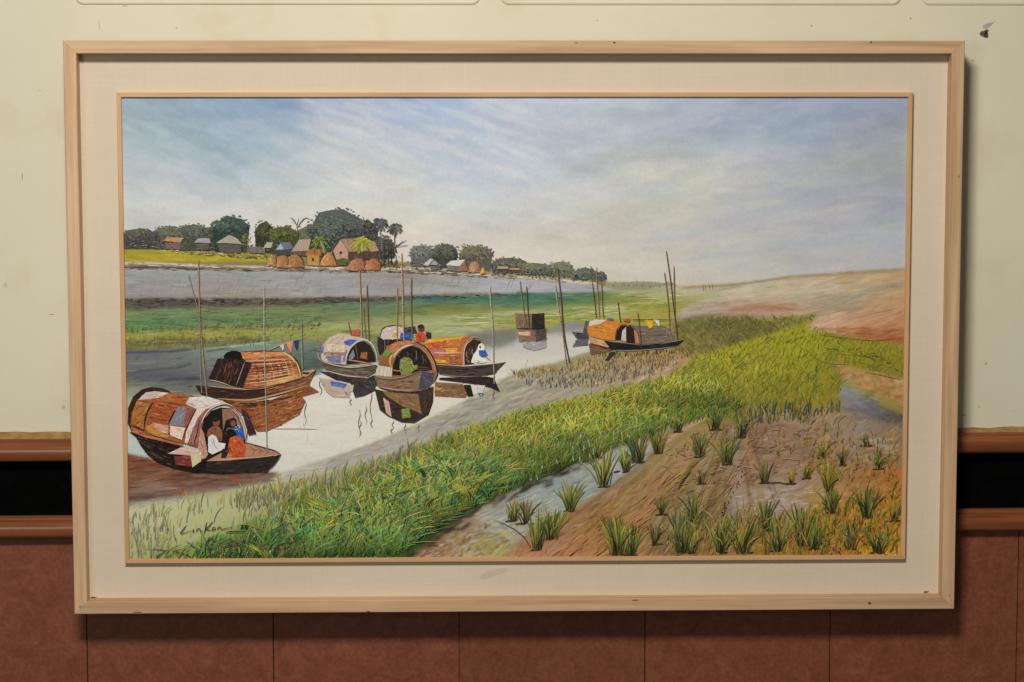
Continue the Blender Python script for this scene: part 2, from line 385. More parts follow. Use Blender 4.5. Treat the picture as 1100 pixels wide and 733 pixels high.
def fill(pts, col, soft=1, alpha=1.0, ctrl=None, sx=25, sy=8):
    m = pmask(pts, soft)[..., None]*alpha
    c = field(ctrl, sx, sy) if ctrl else np.array(col, float)
    IM[:] = IM*(1-m)+c*m
def soft(x, y, L, w, ang, col, alpha):
    h = int(max(L/2, w)+w*1.5)+2
    i0, i1 = max(0, int(x-X0)-h), min(WW, int(x-X0)+h+1); j0, j1 = max(0, int(y-Y0)-h), min(HH, int(y-Y0)+h+1)
    if i1 <= i0 or j1 <= j0: return
    dx, dy = XX[j0:j1, i0:i1]-x, YY[j0:j1, i0:i1]-y; c, s = math.cos(ang), math.sin(ang)
    u, v = np.abs(dx*c+dy*s), -dx*s+dy*c
    m = np.exp(-(v/w)**2)*np.clip((L/2+w-u)/(w+L*0.15), 0, 1)
    m = (m*alpha)[..., None]; IM[j0:j1, i0:i1] = IM[j0:j1, i0:i1]*(1-m)+np.array(col, float)*m
def inside(x, y, pts):
    r = False; n = len(pts)
    for i in range(n):
        (xa, ya), (xb, yb) = pts[i], pts[(i+1) % n]
        if (ya > y) != (yb > y) and x < (xb-xa)*(y-ya)/(yb-ya)+xa: r = not r
    return r
def rand_in(pts, r=rng):
    xs = [p[0] for p in pts]; ys = [p[1] for p in pts]
    for _ in range(60):
        x, y = r.uniform(min(xs), max(xs)), r.uniform(min(ys), max(ys))
        if inside(x, y, pts): return x, y
    return sum(xs)/len(xs), sum(ys)/len(ys)
def strokes(pts, n, L, w, ang, cols, alpha=0.5, aj=0.15):
    for _ in range(n):
        x, y = rand_in(pts); soft(x, y, rng.uniform(*L), rng.uniform(*w), ang+rng.gauss(0, aj), rng.choice(cols), alpha*rng.uniform(.5, 1.2))
def restroke(pts, n, L, w, ang, jit, alpha=0.6, aj=0.2):
    for _ in range(n):
        x, y = rand_in(pts); i, j = min(WW-1, max(0, int(x-X0))), min(HH-1, max(0, int(y-Y0)))
        k = rng.gauss(0, jit); c = IM[j, i]+k+np.array([rng.gauss(0, jit*.35) for _ in '123'])
        a = ang(x, y) if callable(ang) else ang
        soft(x, y, rng.uniform(*L), rng.uniform(*w), a+rng.gauss(0, aj), c, alpha)
def line(pts, w, col, alpha=0.7):
    for (xa, ya), (xb, yb) in zip(pts[:-1], pts[1:]):
        L = math.hypot(xb-xa, yb-ya); soft((xa+xb)/2, (ya+yb)/2, L*1.15, w, math.atan2(yb-ya, xb-xa), col, alpha)

# sky
SKY = []
def row(y, items):
    for x, c in items: SKY.append((x, y, c))
row(106, [(132, (150, 172, 190)), (230, (135, 162, 195)), (300, (125, 152, 198)), (400, (150, 170, 205)), (470, (140, 163, 208)), (560, (178, 188, 208)), (650, (168, 182, 204)), (740, (172, 186, 206)), (850, (162, 174, 202)), (968, (148, 160, 194))])
row(140, [(140, (165, 184, 192)), (200, (165, 186, 203)), (255, (158, 182, 206)), (330, (180, 193, 208)), (400, (196, 202, 210)), (450, (166, 184, 212)), (520, (182, 194, 212)), (600, (184, 193, 208)), (680, (188, 195, 206)), (735, (154, 174, 206)), (800, (172, 186, 206)), (870, (146, 168, 206)), (968, (172, 179, 194))])
row(178, [(140, (190, 203, 210)), (220, (176, 195, 210)), (280, (165, 187, 209)), (330, (186, 197, 211)), (400, (208, 209, 208)), (500, (176, 190, 214)), (580, (174, 188, 212)), (650, (194, 199, 208)), (720, (203, 202, 194)), (800, (188, 195, 204)), (880, (184, 190, 198)), (968, (180, 183, 186))])
row(215, [(140, (208, 212, 214)), (240, (206, 212, 215)), (320, (214, 213, 209)), (420, (210, 209, 207)), (520, (194, 200, 211)), (600, (198, 202, 208)), (700, (208, 206, 194)), (800, (188, 192, 204)), (880, (174, 182, 207)), (968, (166, 177, 204))])
row(252, [(140, (212, 211, 209)), (300, (217, 213, 208)), (420, (214, 208, 201)), (550, (207, 203, 199)), (650, (203, 199, 196)), (720, (201, 199, 199)), (800, (200, 200, 202)), (880, (192, 196, 207)), (968, (178, 187, 207))])
row(296, [(500, (212, 205, 199)), (600, (208, 202, 196)), (700, (208, 202, 196)), (800, (203, 202, 200)), (900, (192, 195, 205)), (968, (186, 190, 204))])
IM[:] = field(SKY, 42, 20)
sky_box = [(124, 96), (984, 96), (984, 300), (700, 306), (500, 285), (124, 255)]
def sky_ang(x, y):
    return 0.42-0.62*min(1, max(0, (x-330)/420)) if y < 200 else 0.10-0.22*min(1, max(0, (x-500)/300))
restroke(sky_box, 1500, (30, 90), (3.0, 9.0), sky_ang, 6.5, 0.34, 0.14)
nz = vnoise(26, 9, 5, 4)-0.5
IM += (nz*np.clip((300-YY)/120, 0, 1))[..., None]*np.array([22, 18, 11])
restroke(sky_box, 2600, (10, 34), (0.9, 2.4), sky_ang, 5.0, 0.36, 0.18)
for _ in range(150):
    x, y = rng.uniform(330, 560), rng.uniform(110, 190); soft(x, y, rng.uniform(25, 70), rng.uniform(1.5, 4), 0.36+rng.gauss(0, .1), rng.choice([(206, 210, 215), (214, 213, 212), (165, 184, 212)]), .22)
for _ in range(110):
    x, y = rng.uniform(690, 960), rng.uniform(190, 285); soft(x, y, rng.uniform(35, 90), rng.uniform(1.5, 4), -0.13+rng.gauss(0, .06), rng.choice([(210, 208, 200), (170, 180, 206), (182, 190, 208)]), .22)
_l = IM.mean(2, keepdims=True); IM[:] = .93*IM+.07*_l      # mute the blues
# ground layers
fill([(100, 258), (300, 268), (430, 284), (650, 305), (720, 310), (1000, 292), (1000, 640), (100, 640)], None, 2, 1, [(200, 300, (140, 138, 130)), (200, 500, (150, 130, 110)), (500, 340, (140, 150, 95)), (560, 440, (160, 155, 130)), (640, 520, (158, 130, 100)), (850, 330, (190, 165, 135)), (850, 420, (155, 148, 70)), (850, 540, (160, 130, 100)), (300, 580, (120, 130, 70))], 90, 50)
fill([(124, 262), (300, 268), (430, 282), (560, 292), (652, 299), (652, 308), (430, 296), (124, 288)], (135, 120, 84), 1)
fill([(124, 267), (185, 268), (240, 271), (292, 276), (300, 280), (240, 282), (200, 282), (124, 281)], (176, 162, 52), 1)
strokes([(124, 268), (185, 269), (290, 277), (290, 280), (124, 280)], 160, (8, 26), (.6, 1.3), 0.07, [(196, 180, 60), (156, 146, 52), (182, 162, 54), (138, 132, 56)], .6)
fill([(652, 303), (676, 305), (700, 304), (722, 309), (740, 309), (740, 316), (652, 314)], (150, 152, 118), 1)
GB = [(124, 286), (220, 289), (300, 290), (380, 291), (440, 292), (500, 295), (560, 299), (610, 302), (640, 306), (668, 313), (600, 318), (520, 320), (430, 322), (300, 325), (124, 328)]
fill(GB, None, 1, 1, [(140, 300, (146, 145, 142)), (200, 310, (138, 137, 135)), (300, 305, (142, 141, 139)), (360, 303, (146, 145, 149)), (430, 300, (132, 122, 120)), (480, 308, (148, 147, 145)), (570, 307, (160, 159, 169)), (620, 308, (146, 145, 149)), (150, 318, (140, 126, 122)), (250, 318, (146, 132, 118))], 40, 8)
IM[:] = np.where((pmask(GB, 0) > .5)[..., None], IM*np.array([1.10, 1.12, 1.15]), IM)
restroke(GB, 900, (8, 30), (.5, 1.2), 0.02, 8, .5, .06)
for _ in range(60):
    x = rng.uniform(135, 430); soft(x, rng.uniform(296, 314), rng.uniform(8, 16), .6, -1.1, (158, 156, 160), .35)
for a, b in (((124, 283), (160, 283)), ((160, 283), (215, 286)), ((215, 286), (300, 287.5)), ((300, 288), (370, 289)), ((370, 290), (432, 290)), ((432, 287), (480, 290)), ((480, 291), (540, 295)), ((540, 296), (600, 300.5)), ((600, 300.5), (640, 305))):
    for k in range(5): line([(a[0], a[1]+rng.gauss(0, .5)), (b[0], b[1]+rng.gauss(0, .5))], rng.uniform(.7, 1.3), rng.choice([(212, 205, 190), (225, 215, 200), (190, 175, 150)]), .5)
for _ in range(130):
    x = rng.uniform(128, 560); y = 288+max(0, (x-300))*0.028+rng.gauss(0, .7); soft(x, y, rng.uniform(5, 18), rng.uniform(.5, 1), rng.gauss(0.02, .05), rng.choice([(88, 74, 68), (110, 92, 80), (70, 62, 62)]), .5)
fr = [(124, 320), (300, 321), (430, 318), (520, 316), (590, 316), (520, 321), (430, 326), (300, 331), (124, 335)]
fill(fr, (90, 86, 78), 1, .9)
strokes(fr, 260, (6, 20), (.6, 1.5), 0, [(62, 60, 54), (110, 104, 92), (120, 100, 85), (80, 84, 66), (74, 66, 70)], .55)
MD = [(124, 333), (300, 329), (430, 323), (560, 317), (664, 313), (735, 312), (790, 314), (745, 333), (728, 350), (640, 352), (560, 354), (480, 364), (420, 362), (340, 367), (280, 374), (124, 380)]
fill(MD, None, 1, 1, [(150, 340, (112, 138, 92)), (150, 349, (92, 144, 90)), (250, 345, (112, 136, 92)), (330, 338, (124, 138, 88)), (400, 335, (102, 128, 94)), (420, 326, (88, 122, 102)), (500, 322, (92, 130, 106)), (480, 332, (122, 130, 58)), (560, 324, (72, 118, 106)), (530, 339, (158, 164, 108)), (480, 347, (172, 177, 135)), (560, 335, (140, 155, 85)), (620, 322, (96, 130, 76)), (640, 334, (170, 178, 112)), (600, 347, (168, 166, 56)), (700, 324, (150, 154, 58)), (690, 338, (172, 166, 72)), (725, 316, (188, 190, 152)), (200, 361, (160, 154, 70)), (150, 362, (166, 158, 72)), (260, 358, (155, 157, 68)), (200, 371, (118, 118, 78)), (340, 361, (150, 158, 76)), (400, 353, (160, 166, 108)), (430, 345, (150, 158, 100)), (300, 370, (120, 130, 105))], 32, 4.5)
IM[:] = np.where((pmask(MD, 0) > .5)[..., None], .80*IM+.20*IM.mean(2, keepdims=True)*np.array([1.06, 1.04, .86]), IM)
restroke(MD, 1500, (6, 24), (.5, 1.3), -0.02, 10, .55, .07)
strokes([(470, 340), (640, 330), (720, 322), (700, 330), (640, 340), (480, 350)], 90, (12, 40), (.6, 1.2), -0.05, [(205, 205, 180), (190, 190, 150), (175, 170, 70), (120, 140, 60)], .45, .05)
strokes([(440, 318), (640, 314), (640, 322), (440, 328)], 70, (12, 40), (.6, 1.3), -0.03, [(60, 110, 105), (95, 145, 115), (50, 85, 85)], .5, .05)
for y0, col in ((354, (74, 72, 48)), (370, (80, 78, 60)), (347, (60, 110, 62)), (366, (96, 92, 60))):
    for _ in range(150):
        x = rng.uniform(134, 345 if y0 < 366 else 290); soft(x, y0-(x-134)*.02+rng.gauss(0, 1.2), rng.uniform(2, 5), .55, -1.1+rng.gauss(0, .3), col, .6)
SL = [(124, 378), (280, 372), (345, 364), (425, 360), (425, 385), (345, 400), (335, 410), (240, 440), (124, 440)]
fill(SL, None, 2, 1, [(150, 385, (110, 112, 116)), (200, 394, (112, 114, 116)), (180, 408, (80, 80, 94)), (150, 417, (130, 134, 118)), (260, 376, (130, 156, 144)), (310, 378, (116, 134, 126)), (335, 388, (78, 92, 90)), (240, 388, (118, 124, 118)), (140, 426, (176, 178, 150)), (200, 420, (120, 124, 112)), (390, 368, (120, 128, 90))], 26, 7)
restroke(SL, 700, (8, 30), (.6, 1.5), -0.08, 9, .5, .08)
for a, b, c in (((136, 379), (180, 378), (62, 70, 98)), ((180, 378), (205, 375), (60, 68, 98)), ((140, 400), (190, 395), (82, 84, 86)), ((190, 395), (205, 392), (80, 80, 84)), ((175, 409), (212, 406), (66, 64, 84)), ((222, 376), (290, 368), (178, 190, 180)), ((255, 372), (290, 370), (140, 170, 155)), ((222, 377), (245, 374), (72, 80, 100))):
    for k in range(3): line([(a[0], a[1]+rng.gauss(0, .6)), (b[0], b[1]+rng.gauss(0, .6))], .9, c, .5)
WA = [(300, 426), (338, 404), (352, 396), (420, 388), (480, 374), (552, 364), (604, 357), (608, 348), (642, 350), (642, 374), (602, 388), (560, 397), (545, 405), (520, 421), (470, 446), (400, 476), (300, 513), (262, 521), (124, 524), (124, 446), (175, 428), (236, 424)]
fill(WA, None, 1, 1, [(380, 450, (218, 216, 209)), (300, 500, (213, 211, 203)), (480, 425, (217, 214, 205)), (560, 385, (214, 210, 204)), (620, 375, (212, 210, 206)), (145, 480, (182, 194, 192)), (150, 450, (178, 186, 172)), (230, 430, (208, 208, 204)), (330, 470, (219, 217, 210)), (545, 362, (160, 162, 164))], 40, 14)
restroke(WA, 700, (14, 50), (1, 3), -0.05, 4, .4, .08)
fill([(500, 358), (556, 352), (556, 366), (535, 374), (520, 372), (508, 374)], (118, 118, 116), 2, .85)
fill([(586, 352), (606, 346), (628, 346), (632, 355), (612, 358), (588, 356)], (134, 136, 146), 2, .85)
SM = [(262, 521), (400, 478), (470, 447), (545, 406), (600, 393), (640, 381), (735, 377), (775, 384), (720, 405), (650, 421), (560, 441), (470, 471), (400, 497), (330, 514), (290, 522), (139, 549), (124, 548), (124, 540), (200, 532)]
fill(SM, None, 1, 1, [(300, 515, (182, 178, 168)), (400, 485, (172, 168, 162)), (500, 440, (164, 162, 154)), (560, 415, (160, 156, 146)), (600, 420, (168, 160, 146)), (650, 400, (166, 152, 118)), (700, 390, (176, 146, 108)), (740, 385, (176, 146, 122)), (200, 538, (150, 144, 132)), (690, 405, (176, 166, 152))], 30, 10)
restroke(SM, 900, (8, 26), (.5, 1.4), -0.36, 11, .55, .22)
strokes([(470, 447), (545, 408), (640, 400), (560, 432), (480, 462)], 170, (8, 26), (.5, 1.1), -0.32, [(200, 198, 190), (120, 122, 122), (186, 180, 165), (196, 184, 130), (140, 138, 134)], .5, .22)
strokes([(640, 410), (720, 388), (745, 390), (700, 408), (650, 420)], 110, (5, 14), (.5, 1.1), -0.4, [(215, 208, 200), (186, 160, 130), (188, 120, 70), (150, 140, 130)], .5)
fill([(124, 485), (190, 499), (300, 508), (288, 519), (200, 533), (124, 543)], None, 1, 1, [(150, 500, (112, 66, 48)), (220, 510, (96, 60, 46)), (150, 520, (138, 108, 90)), (150, 535, (122, 112, 106)), (220, 525, (140, 118, 104)), (280, 512, (130, 112, 98))], 30, 8)
strokes([(128, 490), (290, 508), (280, 517), (200, 530), (128, 540)], 240, (10, 34), (.6, 1.5), -0.06, [(86, 48, 38), (150, 110, 86), (70, 46, 40), (165, 128, 104), (120, 96, 84), (140, 72, 48)], .45, .08)
for x, y in ((250, 514), (253, 516), (196, 527), (194, 532)): soft(x, y, 5, 1.1, 1.2 if x < 200 else .2, (186, 52, 38), .75)
fill([(124, 546), (290, 521), (335, 514), (400, 496), (360, 540), (260, 575), (124, 612)], None, 3, 1, [(150, 555, (192, 188, 158)), (200, 560, (192, 190, 150)), (280, 540, (186, 184, 148)), (350, 520, (180, 180, 136)), (170, 590, (160, 165, 108)), (250, 575, (150, 160, 95))], 40, 18)
DU = [(690, 307), (735, 309), (790, 305), (850, 297), (910, 292), (984, 289), (984, 372), (900, 363), (862, 354), (880, 338), (830, 343), (760, 340), (728, 348), (735, 330), (770, 318)]
fill(DU, None, 1, 1, [(720, 309, (190, 190, 166)), (760, 310, (194, 192, 168)), (800, 303, (196, 192, 174)), (850, 300, (198, 180, 154)), (930, 295, (200, 168, 136)), (800, 315, (204, 194, 174)), (870, 308, (208, 198, 180)), (780, 328, (186, 166, 152)), (830, 322, (198, 180, 160)), (810, 331, (184, 144, 120)), (930, 311, (196, 182, 152)), (900, 326, (170, 156, 140)), (940, 328, (202, 168, 138)), (900, 345, (210, 170, 144)), (868, 353, (224, 200, 180)), (950, 345, (200, 150, 110)), (940, 361, (178, 112, 76)), (970, 318, (200, 158, 116)), (740, 338, (172, 164, 152))], 24, 7)
restroke(DU, 900, (8, 34), (.6, 1.6), lambda x, y: -0.12 if y < 325 else (-.25 if x > 870 else -.02), 9, .55, .1)
for k in range(13): line([(872+rng.gauss(0, 5), 339+rng.gauss(0, 2)), (905+rng.gauss(0, 3), 323+rng.gauss(0, 2)), (935, 311+rng.gauss(0, 2)), (972, 303+rng.gauss(0, 2))], rng.uniform(.7, 1.8), rng.choice([(156, 150, 132), (170, 162, 142), (140, 134, 116), (196, 182, 160)]), .32)
for k in range(14): line([(735, 309+rng.gauss(0, .8)), (790, 306+rng.gauss(0, .8)), (850, 298+rng.gauss(0, .8)), (975, 290+rng.gauss(0, .8))], .7, rng.choice([(205, 172, 130), (170, 150, 118), (150, 145, 120)]), .3)
for k in range(40): soft(rng.uniform(790, 850), rng.uniform(326, 334), rng.uniform(10, 30), .8, -.03, rng.choice([(186, 120, 85), (160, 110, 85), (205, 160, 130)]), .4)
for k in range(50): soft(rng.uniform(880, 968), rng.uniform(352, 364), rng.uniform(8, 24), .9, .06, rng.choice([(188, 104, 60), (150, 90, 60), (205, 140, 100), (120, 80, 50)]), .5)
DS = [(724, 346), (760, 338), (830, 343), (880, 337), (868, 348), (800, 368), (745, 386), (722, 374)]
fill(DS, None, 2, 1, [(760, 350, (118, 112, 72)), (740, 368, (146, 130, 76)), (800, 350, (104, 104, 56)), (850, 346, (140, 140, 58)), (790, 362, (120, 118, 70))], 24, 8)
restroke(DS, 900, (4, 12), (.5, 1.1), -.5, 16, .55, .5)
strokes(DS, 260, (4, 12), (.5, 1), -.6, [(84, 84, 52), (140, 128, 74), (110, 108, 60), (160, 146, 90)], .45, .5)
ME = [(745, 384), (800, 367), (866, 347), (872, 354), (905, 362), (984, 373), (984, 412), (930, 399), (890, 389), (905, 415), (900, 432), (860, 441), (800, 448), (740, 458), (690, 471), (640, 490), (590, 512), (520, 541), (470, 576), (425, 612), (124, 612), (250, 570), (330, 523), (400, 499), (470, 472), (560, 442), (650, 421), (720, 404)]
fill(ME, None, 2, 1, [(850, 375, (166, 166, 46)), (930, 383, (160, 158, 44)), (950, 400, (140, 130, 50)), (800, 398, (172, 172, 52)), (740, 418, (166, 168, 52)), (650, 438, (156, 158, 50)), (870, 420, (160, 148, 42)), (800, 430, (140, 138, 62)), (560, 468, (130, 146, 60)), (480, 508, (104, 134, 60)), (400, 550, (88, 124, 54)), (300, 588, (100, 134, 60)), (200, 596, (140, 150, 76)), (700, 455, (120, 124, 78)), (620, 490, (92, 108, 62)), (560, 515, (62, 78, 50)), (470, 560, (60, 80, 44)), (740, 445, (110, 122, 62))], 34, 14)
restroke(ME, 1500, (5, 14), (.6, 1.5), -1.2, 14, .5, .4)
fill([(888, 388), (930, 398), (984, 411), (984, 440), (950, 427), (912, 410)], (186, 152, 104), 1)
strokes([(890, 389), (930, 399), (978, 412), (978, 436), (950, 425), (912, 409)], 170, (3, 9), (.5, 1.1), .4, [(205, 170, 110), (150, 105, 60), (120, 95, 60), (196, 120, 60), (215, 190, 140)], .55, .6)
RS = [(903, 411), (915, 416), (930, 424), (950, 438), (984, 450), (984, 464), (950, 458), (925, 456), (900, 450), (904, 436), (900, 424)]
fill(RS, None, 3, 1, [(915, 425, (150, 152, 162)), (935, 440, (120, 122, 136)), (965, 450, (96, 90, 88)), (910, 447, (138, 130, 126))], 16, 9)
restroke([(885, 405), (980, 420), (980, 480), (880, 470)], 420, (5, 16), (.6, 1.4), .22, 13, .55, .3)
FM = [(475, 612), (555, 592), (612, 552), (690, 512), (700, 490), (760, 462), (800, 450), (893, 441), (984, 462), (984, 612)]
fill(FM, None, 4, 1, [(640, 560, (172, 124, 80)), (600, 596, (176, 128, 100)), (690, 530, (170, 132, 92)), (720, 490, (170, 144, 112)), (750, 535, (136, 116, 82)), (790, 560, (152, 128, 118)), (790, 515, (166, 136, 116)), (850, 478, (154, 124, 104)), (820, 536, (184, 168, 160)), (850, 544, (176, 162, 158)), (840, 502, (160, 132, 116)), (900, 500, (170, 134, 108)), (890, 528, (172, 152, 142)), (930, 520, (176, 126, 76)), (962, 520, (194, 124, 60)), (920, 572, (204, 146, 56)), (955, 592, (214, 158, 46)), (870, 592, (168, 114, 58)), (780, 592, (150, 114, 84)), (740, 560, (156, 126, 100)), (930, 478, (158, 148, 140)), (893, 542, (206, 156, 46)), (960, 480, (146, 122, 100)), (880, 458, (164, 142, 116)), (720, 595, (146, 112, 84)), (660, 590, (180, 130, 80)), (830, 590, (160, 130, 60)), (955, 555, (200, 140, 60))], 20, 12)
restroke(FM, 2600, (5, 18), (.6, 1.6), lambda x, y: -.62 if x < 745 else (-.15 if x < 860 else -.5), 13, .55, .3)
strokes([(640, 590), (760, 500), (790, 470), (770, 520), (700, 600)], 190, (8, 22), (.5, 1.1), -.75, [(120, 86, 50), (196, 150, 104), (146, 140, 70), (92, 70, 44), (206, 164, 124), (165, 160, 80)], .5, .12)
for k in range(16):
    line([(748+rng.gauss(0, 3), 495+rng.gauss(0, 2)), (728+rng.gauss(0, 3), 520+rng.gauss(0, 2)), (700+rng.gauss(0, 3), 560+rng.gauss(0, 2))], 1.2, rng.choice([(112, 88, 48), (150, 146, 74), (90, 74, 46)]), .3)
    line([(758, 447+rng.gauss(0, 2)), (735+rng.gauss(0, 2), 462+rng.gauss(0, 1)), (716, 474+rng.gauss(0, 2))], 1.2, rng.choice([(222, 190, 156), (205, 160, 128), (150, 110, 86)]), .45)
    line([(822+rng.gauss(0, 1), 462), (806+rng.gauss(0, 1), 484), (793+rng.gauss(0, 1), 502)], .8, rng.choice([(104, 72, 48), (186, 140, 84), (150, 110, 70)]), .35)
strokes([(780, 535), (850, 525), (870, 545), (840, 555), (790, 545)], 130, (8, 22), (.6, 1.3), -.08, [(206, 192, 188), (186, 170, 164), (160, 140, 136)], .5, .12)
strokes([(800, 500), (860, 490), (880, 480), (840, 470), (800, 480)], 100, (8, 26), (.5, 1.1), -.08, [(186, 160, 142), (120, 92, 76), (150, 124, 110)], .45, .12)
strokes([(935, 470), (965, 472), (960, 486), (935, 486)], 40, (5, 12), (.6, 1.2), -.1, [(206, 200, 196), (170, 160, 156)], .55)
strokes([(860, 460), (970, 465), (970, 590), (880, 590)], 260, (4, 12), (.6, 1.4), -1.1, [(206, 150, 40), (186, 104, 52), (160, 150, 60), (224, 176, 60), (140, 104, 70), (196, 120, 60)], .5, .5)
ST = [(425, 612), (470, 576), (520, 543), (590, 513), (650, 488), (690, 473), (703, 478), (692, 500), (640, 531), (610, 549), (572, 566), (546, 592), (530, 612)]
fill(ST, None, 2, 1, [(620, 520, (150, 160, 162)), (670, 490, (166, 170, 174)), (560, 550, (148, 152, 150)), (495, 572, (148, 122, 100)), (475, 592, (146, 100, 80)), (520, 590, (164, 156, 92)), (500, 597, (188, 184, 168)), (540, 566, (176, 176, 168)), (590, 536, (172, 178, 176)), (600, 525, (140, 156, 166))], 16, 9)
restroke(ST, 500, (6, 18), (.5, 1.2), -.4, 12, .55, .15)
strokes(ST, 260, (5, 16), (.5, 1.1), -.35, [(196, 198, 192), (120, 130, 132), (160, 150, 110), (206, 204, 194)], .45, .2)
strokes([(430, 604), (500, 566), (560, 560), (550, 585), (500, 606)], 240, (3, 9), (.5, 1), -.4, [(206, 200, 176), (90, 72, 56), (176, 168, 60), (150, 104, 80), (120, 110, 90), (190, 186, 150)], .6, .5)
strokes([(548, 592), (612, 551), (690, 511), (700, 520), (620, 570), (560, 606)], 130, (6, 18), (.6, 1.3), -.6, [(110, 76, 54), (150, 104, 72), (190, 150, 120)], .45, .2)
for k in range(70):
    t = rng.random(); xs = [425, 470, 520, 590, 640]; ys = [603, 575, 543, 512, 491]; i = int(t*3.99); f = t*3.99-i
    soft(xs[i]+(xs[i+1]-xs[i])*f+rng.gauss(0, 4), ys[i]+(ys[i+1]-ys[i])*f+rng.gauss(0, 2.5), rng.uniform(8, 18), rng.uniform(1, 2.4), -.5+rng.gauss(0, .15), rng.choice([(52, 44, 38), (72, 60, 48), (40, 46, 40)]), .55)
strokes([(620, 480), (700, 458), (760, 448), (700, 472), (640, 492)], 110, (4, 12), (.6, 1.3), -1.4, [(150, 164, 180), (186, 192, 196), (66, 96, 120), (110, 124, 96)], .4)
# busier wet mud: furrows, weeds, ochre streaks
strokes([(700, 560), (760, 500), (800, 470), (860, 470), (960, 480), (966, 600), (690, 600)], 520, (5, 16), (.5, 1.3), -.75, [(132, 100, 66), (190, 156, 120), (120, 112, 60), (150, 140, 70), (176, 130, 80), (104, 84, 60), (196, 176, 150)], .42, .45)
strokes([(760, 560), (966, 530), (966, 600), (740, 600)], 420, (5, 16), (.7, 1.8), -1.4, [(150, 146, 54), (120, 124, 50), (186, 150, 48), (150, 96, 46), (96, 92, 48), (206, 166, 60), (166, 110, 70)], .45, .3)
strokes([(600, 600), (690, 515), (740, 480), (720, 540), (660, 600)], 240, (6, 18), (.5, 1.3), -.7, [(140, 92, 50), (196, 146, 92), (110, 76, 46), (176, 120, 84), (150, 130, 70)], .42, .25)
# furrows running up the mud towards the meadow's edge
for k in range(64):
    s_ = rng.uniform(545, 860); e_ = 775+(s_-700)*.16; q = rng.choice([(96, 66, 44), (112, 80, 54), (198, 156, 112), (178, 132, 90), (150, 140, 72), (132, 128, 62), (150, 152, 158), (166, 160, 156), (186, 146, 116)])
    t0, t1 = sorted((rng.random(), rng.random())); t1 = max(t1, t0+.25)
    P_ = [(s_+(e_-s_)*t+8*math.sin(t*3)*(1-t), 604-154*t**.9) for t in (t0, t0+(t1-t0)*.33, t0+(t1-t0)*.67, t1)]
    line(P_, rng.uniform(.8, 2.6), q, .38)
GN = vnoise(70, 26, 21, 3)
# very fine paint grain everywhere
g = nr.normal(0, 1, (HH, WW)); g = (g+blur(g, 1)*2.0)
IM += g[..., None]*1.3
IM[:] = np.clip(IM, 4, 250)

# canvas: a fine grid on the real canvas plane, coloured from the underpainting
GX, GZ = 846, 500
gx = np.linspace(cx0, cx1, GX); gz = np.linspace(cz0, cz1, GZ)
PX, PZ = np.meshgrid(gx, gz); P3 = np.stack([PX, np.full_like(PX, CY), PZ], -1)-np.array(CAM)
dep = P3@_F; U_, V_ = 550+FPX*(P3@_R2)/dep, 366.5-FPX*(P3@_U2)/dep
iu = np.clip(U_-X0, 0, WW-1.01); iv = np.clip(V_-Y0, 0, HH-1.01)
a, b = iu.astype(int), iv.astype(int); fa, fb = (iu-a)[..., None], (iv-b)[..., None]
C_ = (IM[b, a]*(1-fa)+IM[b, a+1]*fa)*(1-fb)+(IM[b+1, a]*(1-fa)+IM[b+1, a+1]*fa)*fb
alb = pigment(U_.ravel(), V_.ravel(), C_.reshape(-1, 3))
def fast_mesh(name, V, tri_or_quad, sizes, colr):
    me = bpy.data.meshes.new(name); V = np.asarray(V, np.float32)
    me.vertices.add(len(V)); me.vertices.foreach_set('co', V.ravel())
    idx = np.asarray(tri_or_quad, np.int32); sizes = np.asarray(sizes, np.int32)
    me.loops.add(len(idx)); me.loops.foreach_set('vertex_index', idx)
    me.polygons.add(len(sizes)); st = np.concatenate([[0], np.cumsum(sizes)[:-1]]).astype(np.int32)
    me.polygons.foreach_set('loop_start', st)
    me.update(calc_edges=True); me.validate()
    at = me.color_attributes.new('pigment', 'FLOAT_COLOR', 'POINT')
    cc = np.ones((len(V), 4), np.float32); cc[:, :3] = colr; at.data.foreach_set('color', cc.ravel())
    return me
def paint_mat():
    m, nt, b = new_mat('oil_paint', 0.5, 0.18)
    at = N(nt, 'ShaderNodeAttribute', attribute_name='pigment')
    v = coords(nt)
    n1 = noise(nt, v, 240, 3, 0.6); n2 = noise(nt, coords(nt, (60, 60, 260)), 1.0, 4, 0.6)
    r = ramp(nt, [(0.3, (0.96,)*3), (0.7, (1.04,)*3)]); nt.links.new(n1, r.inputs[0])
    nt.links.new(mixc(nt, 0.8, at.outputs['Color'], r.outputs[0], 'MULTIPLY'), b.inputs['Base Color'])
    ad = N(nt, 'ShaderNodeMath', operation='ADD'); nt.links.new(n1, ad.inputs[0]); nt.links.new(n2, ad.inputs[1])
    bump(nt, b, ad.outputs[0], 0.10, 0.0006)
    return m
M_PAINT = paint_mat()
q = (np.arange(GZ-1)[:, None]*GX+np.arange(GX-1)[None]).ravel()
quads = np.stack([q, q+1, q+GX+1, q+GX], -1)
cv = np.stack([PX.ravel(), np.full(PX.size, CY), PZ.ravel()], -1)
canvas = link('canvas', fast_mesh('canvas', cv, quads.ravel(), np.full(len(quads), 4), alb), M_PAINT, painting)
canvas['label'] = 'oil painting of moored covered boats, village, grassy river bank and pale sky'

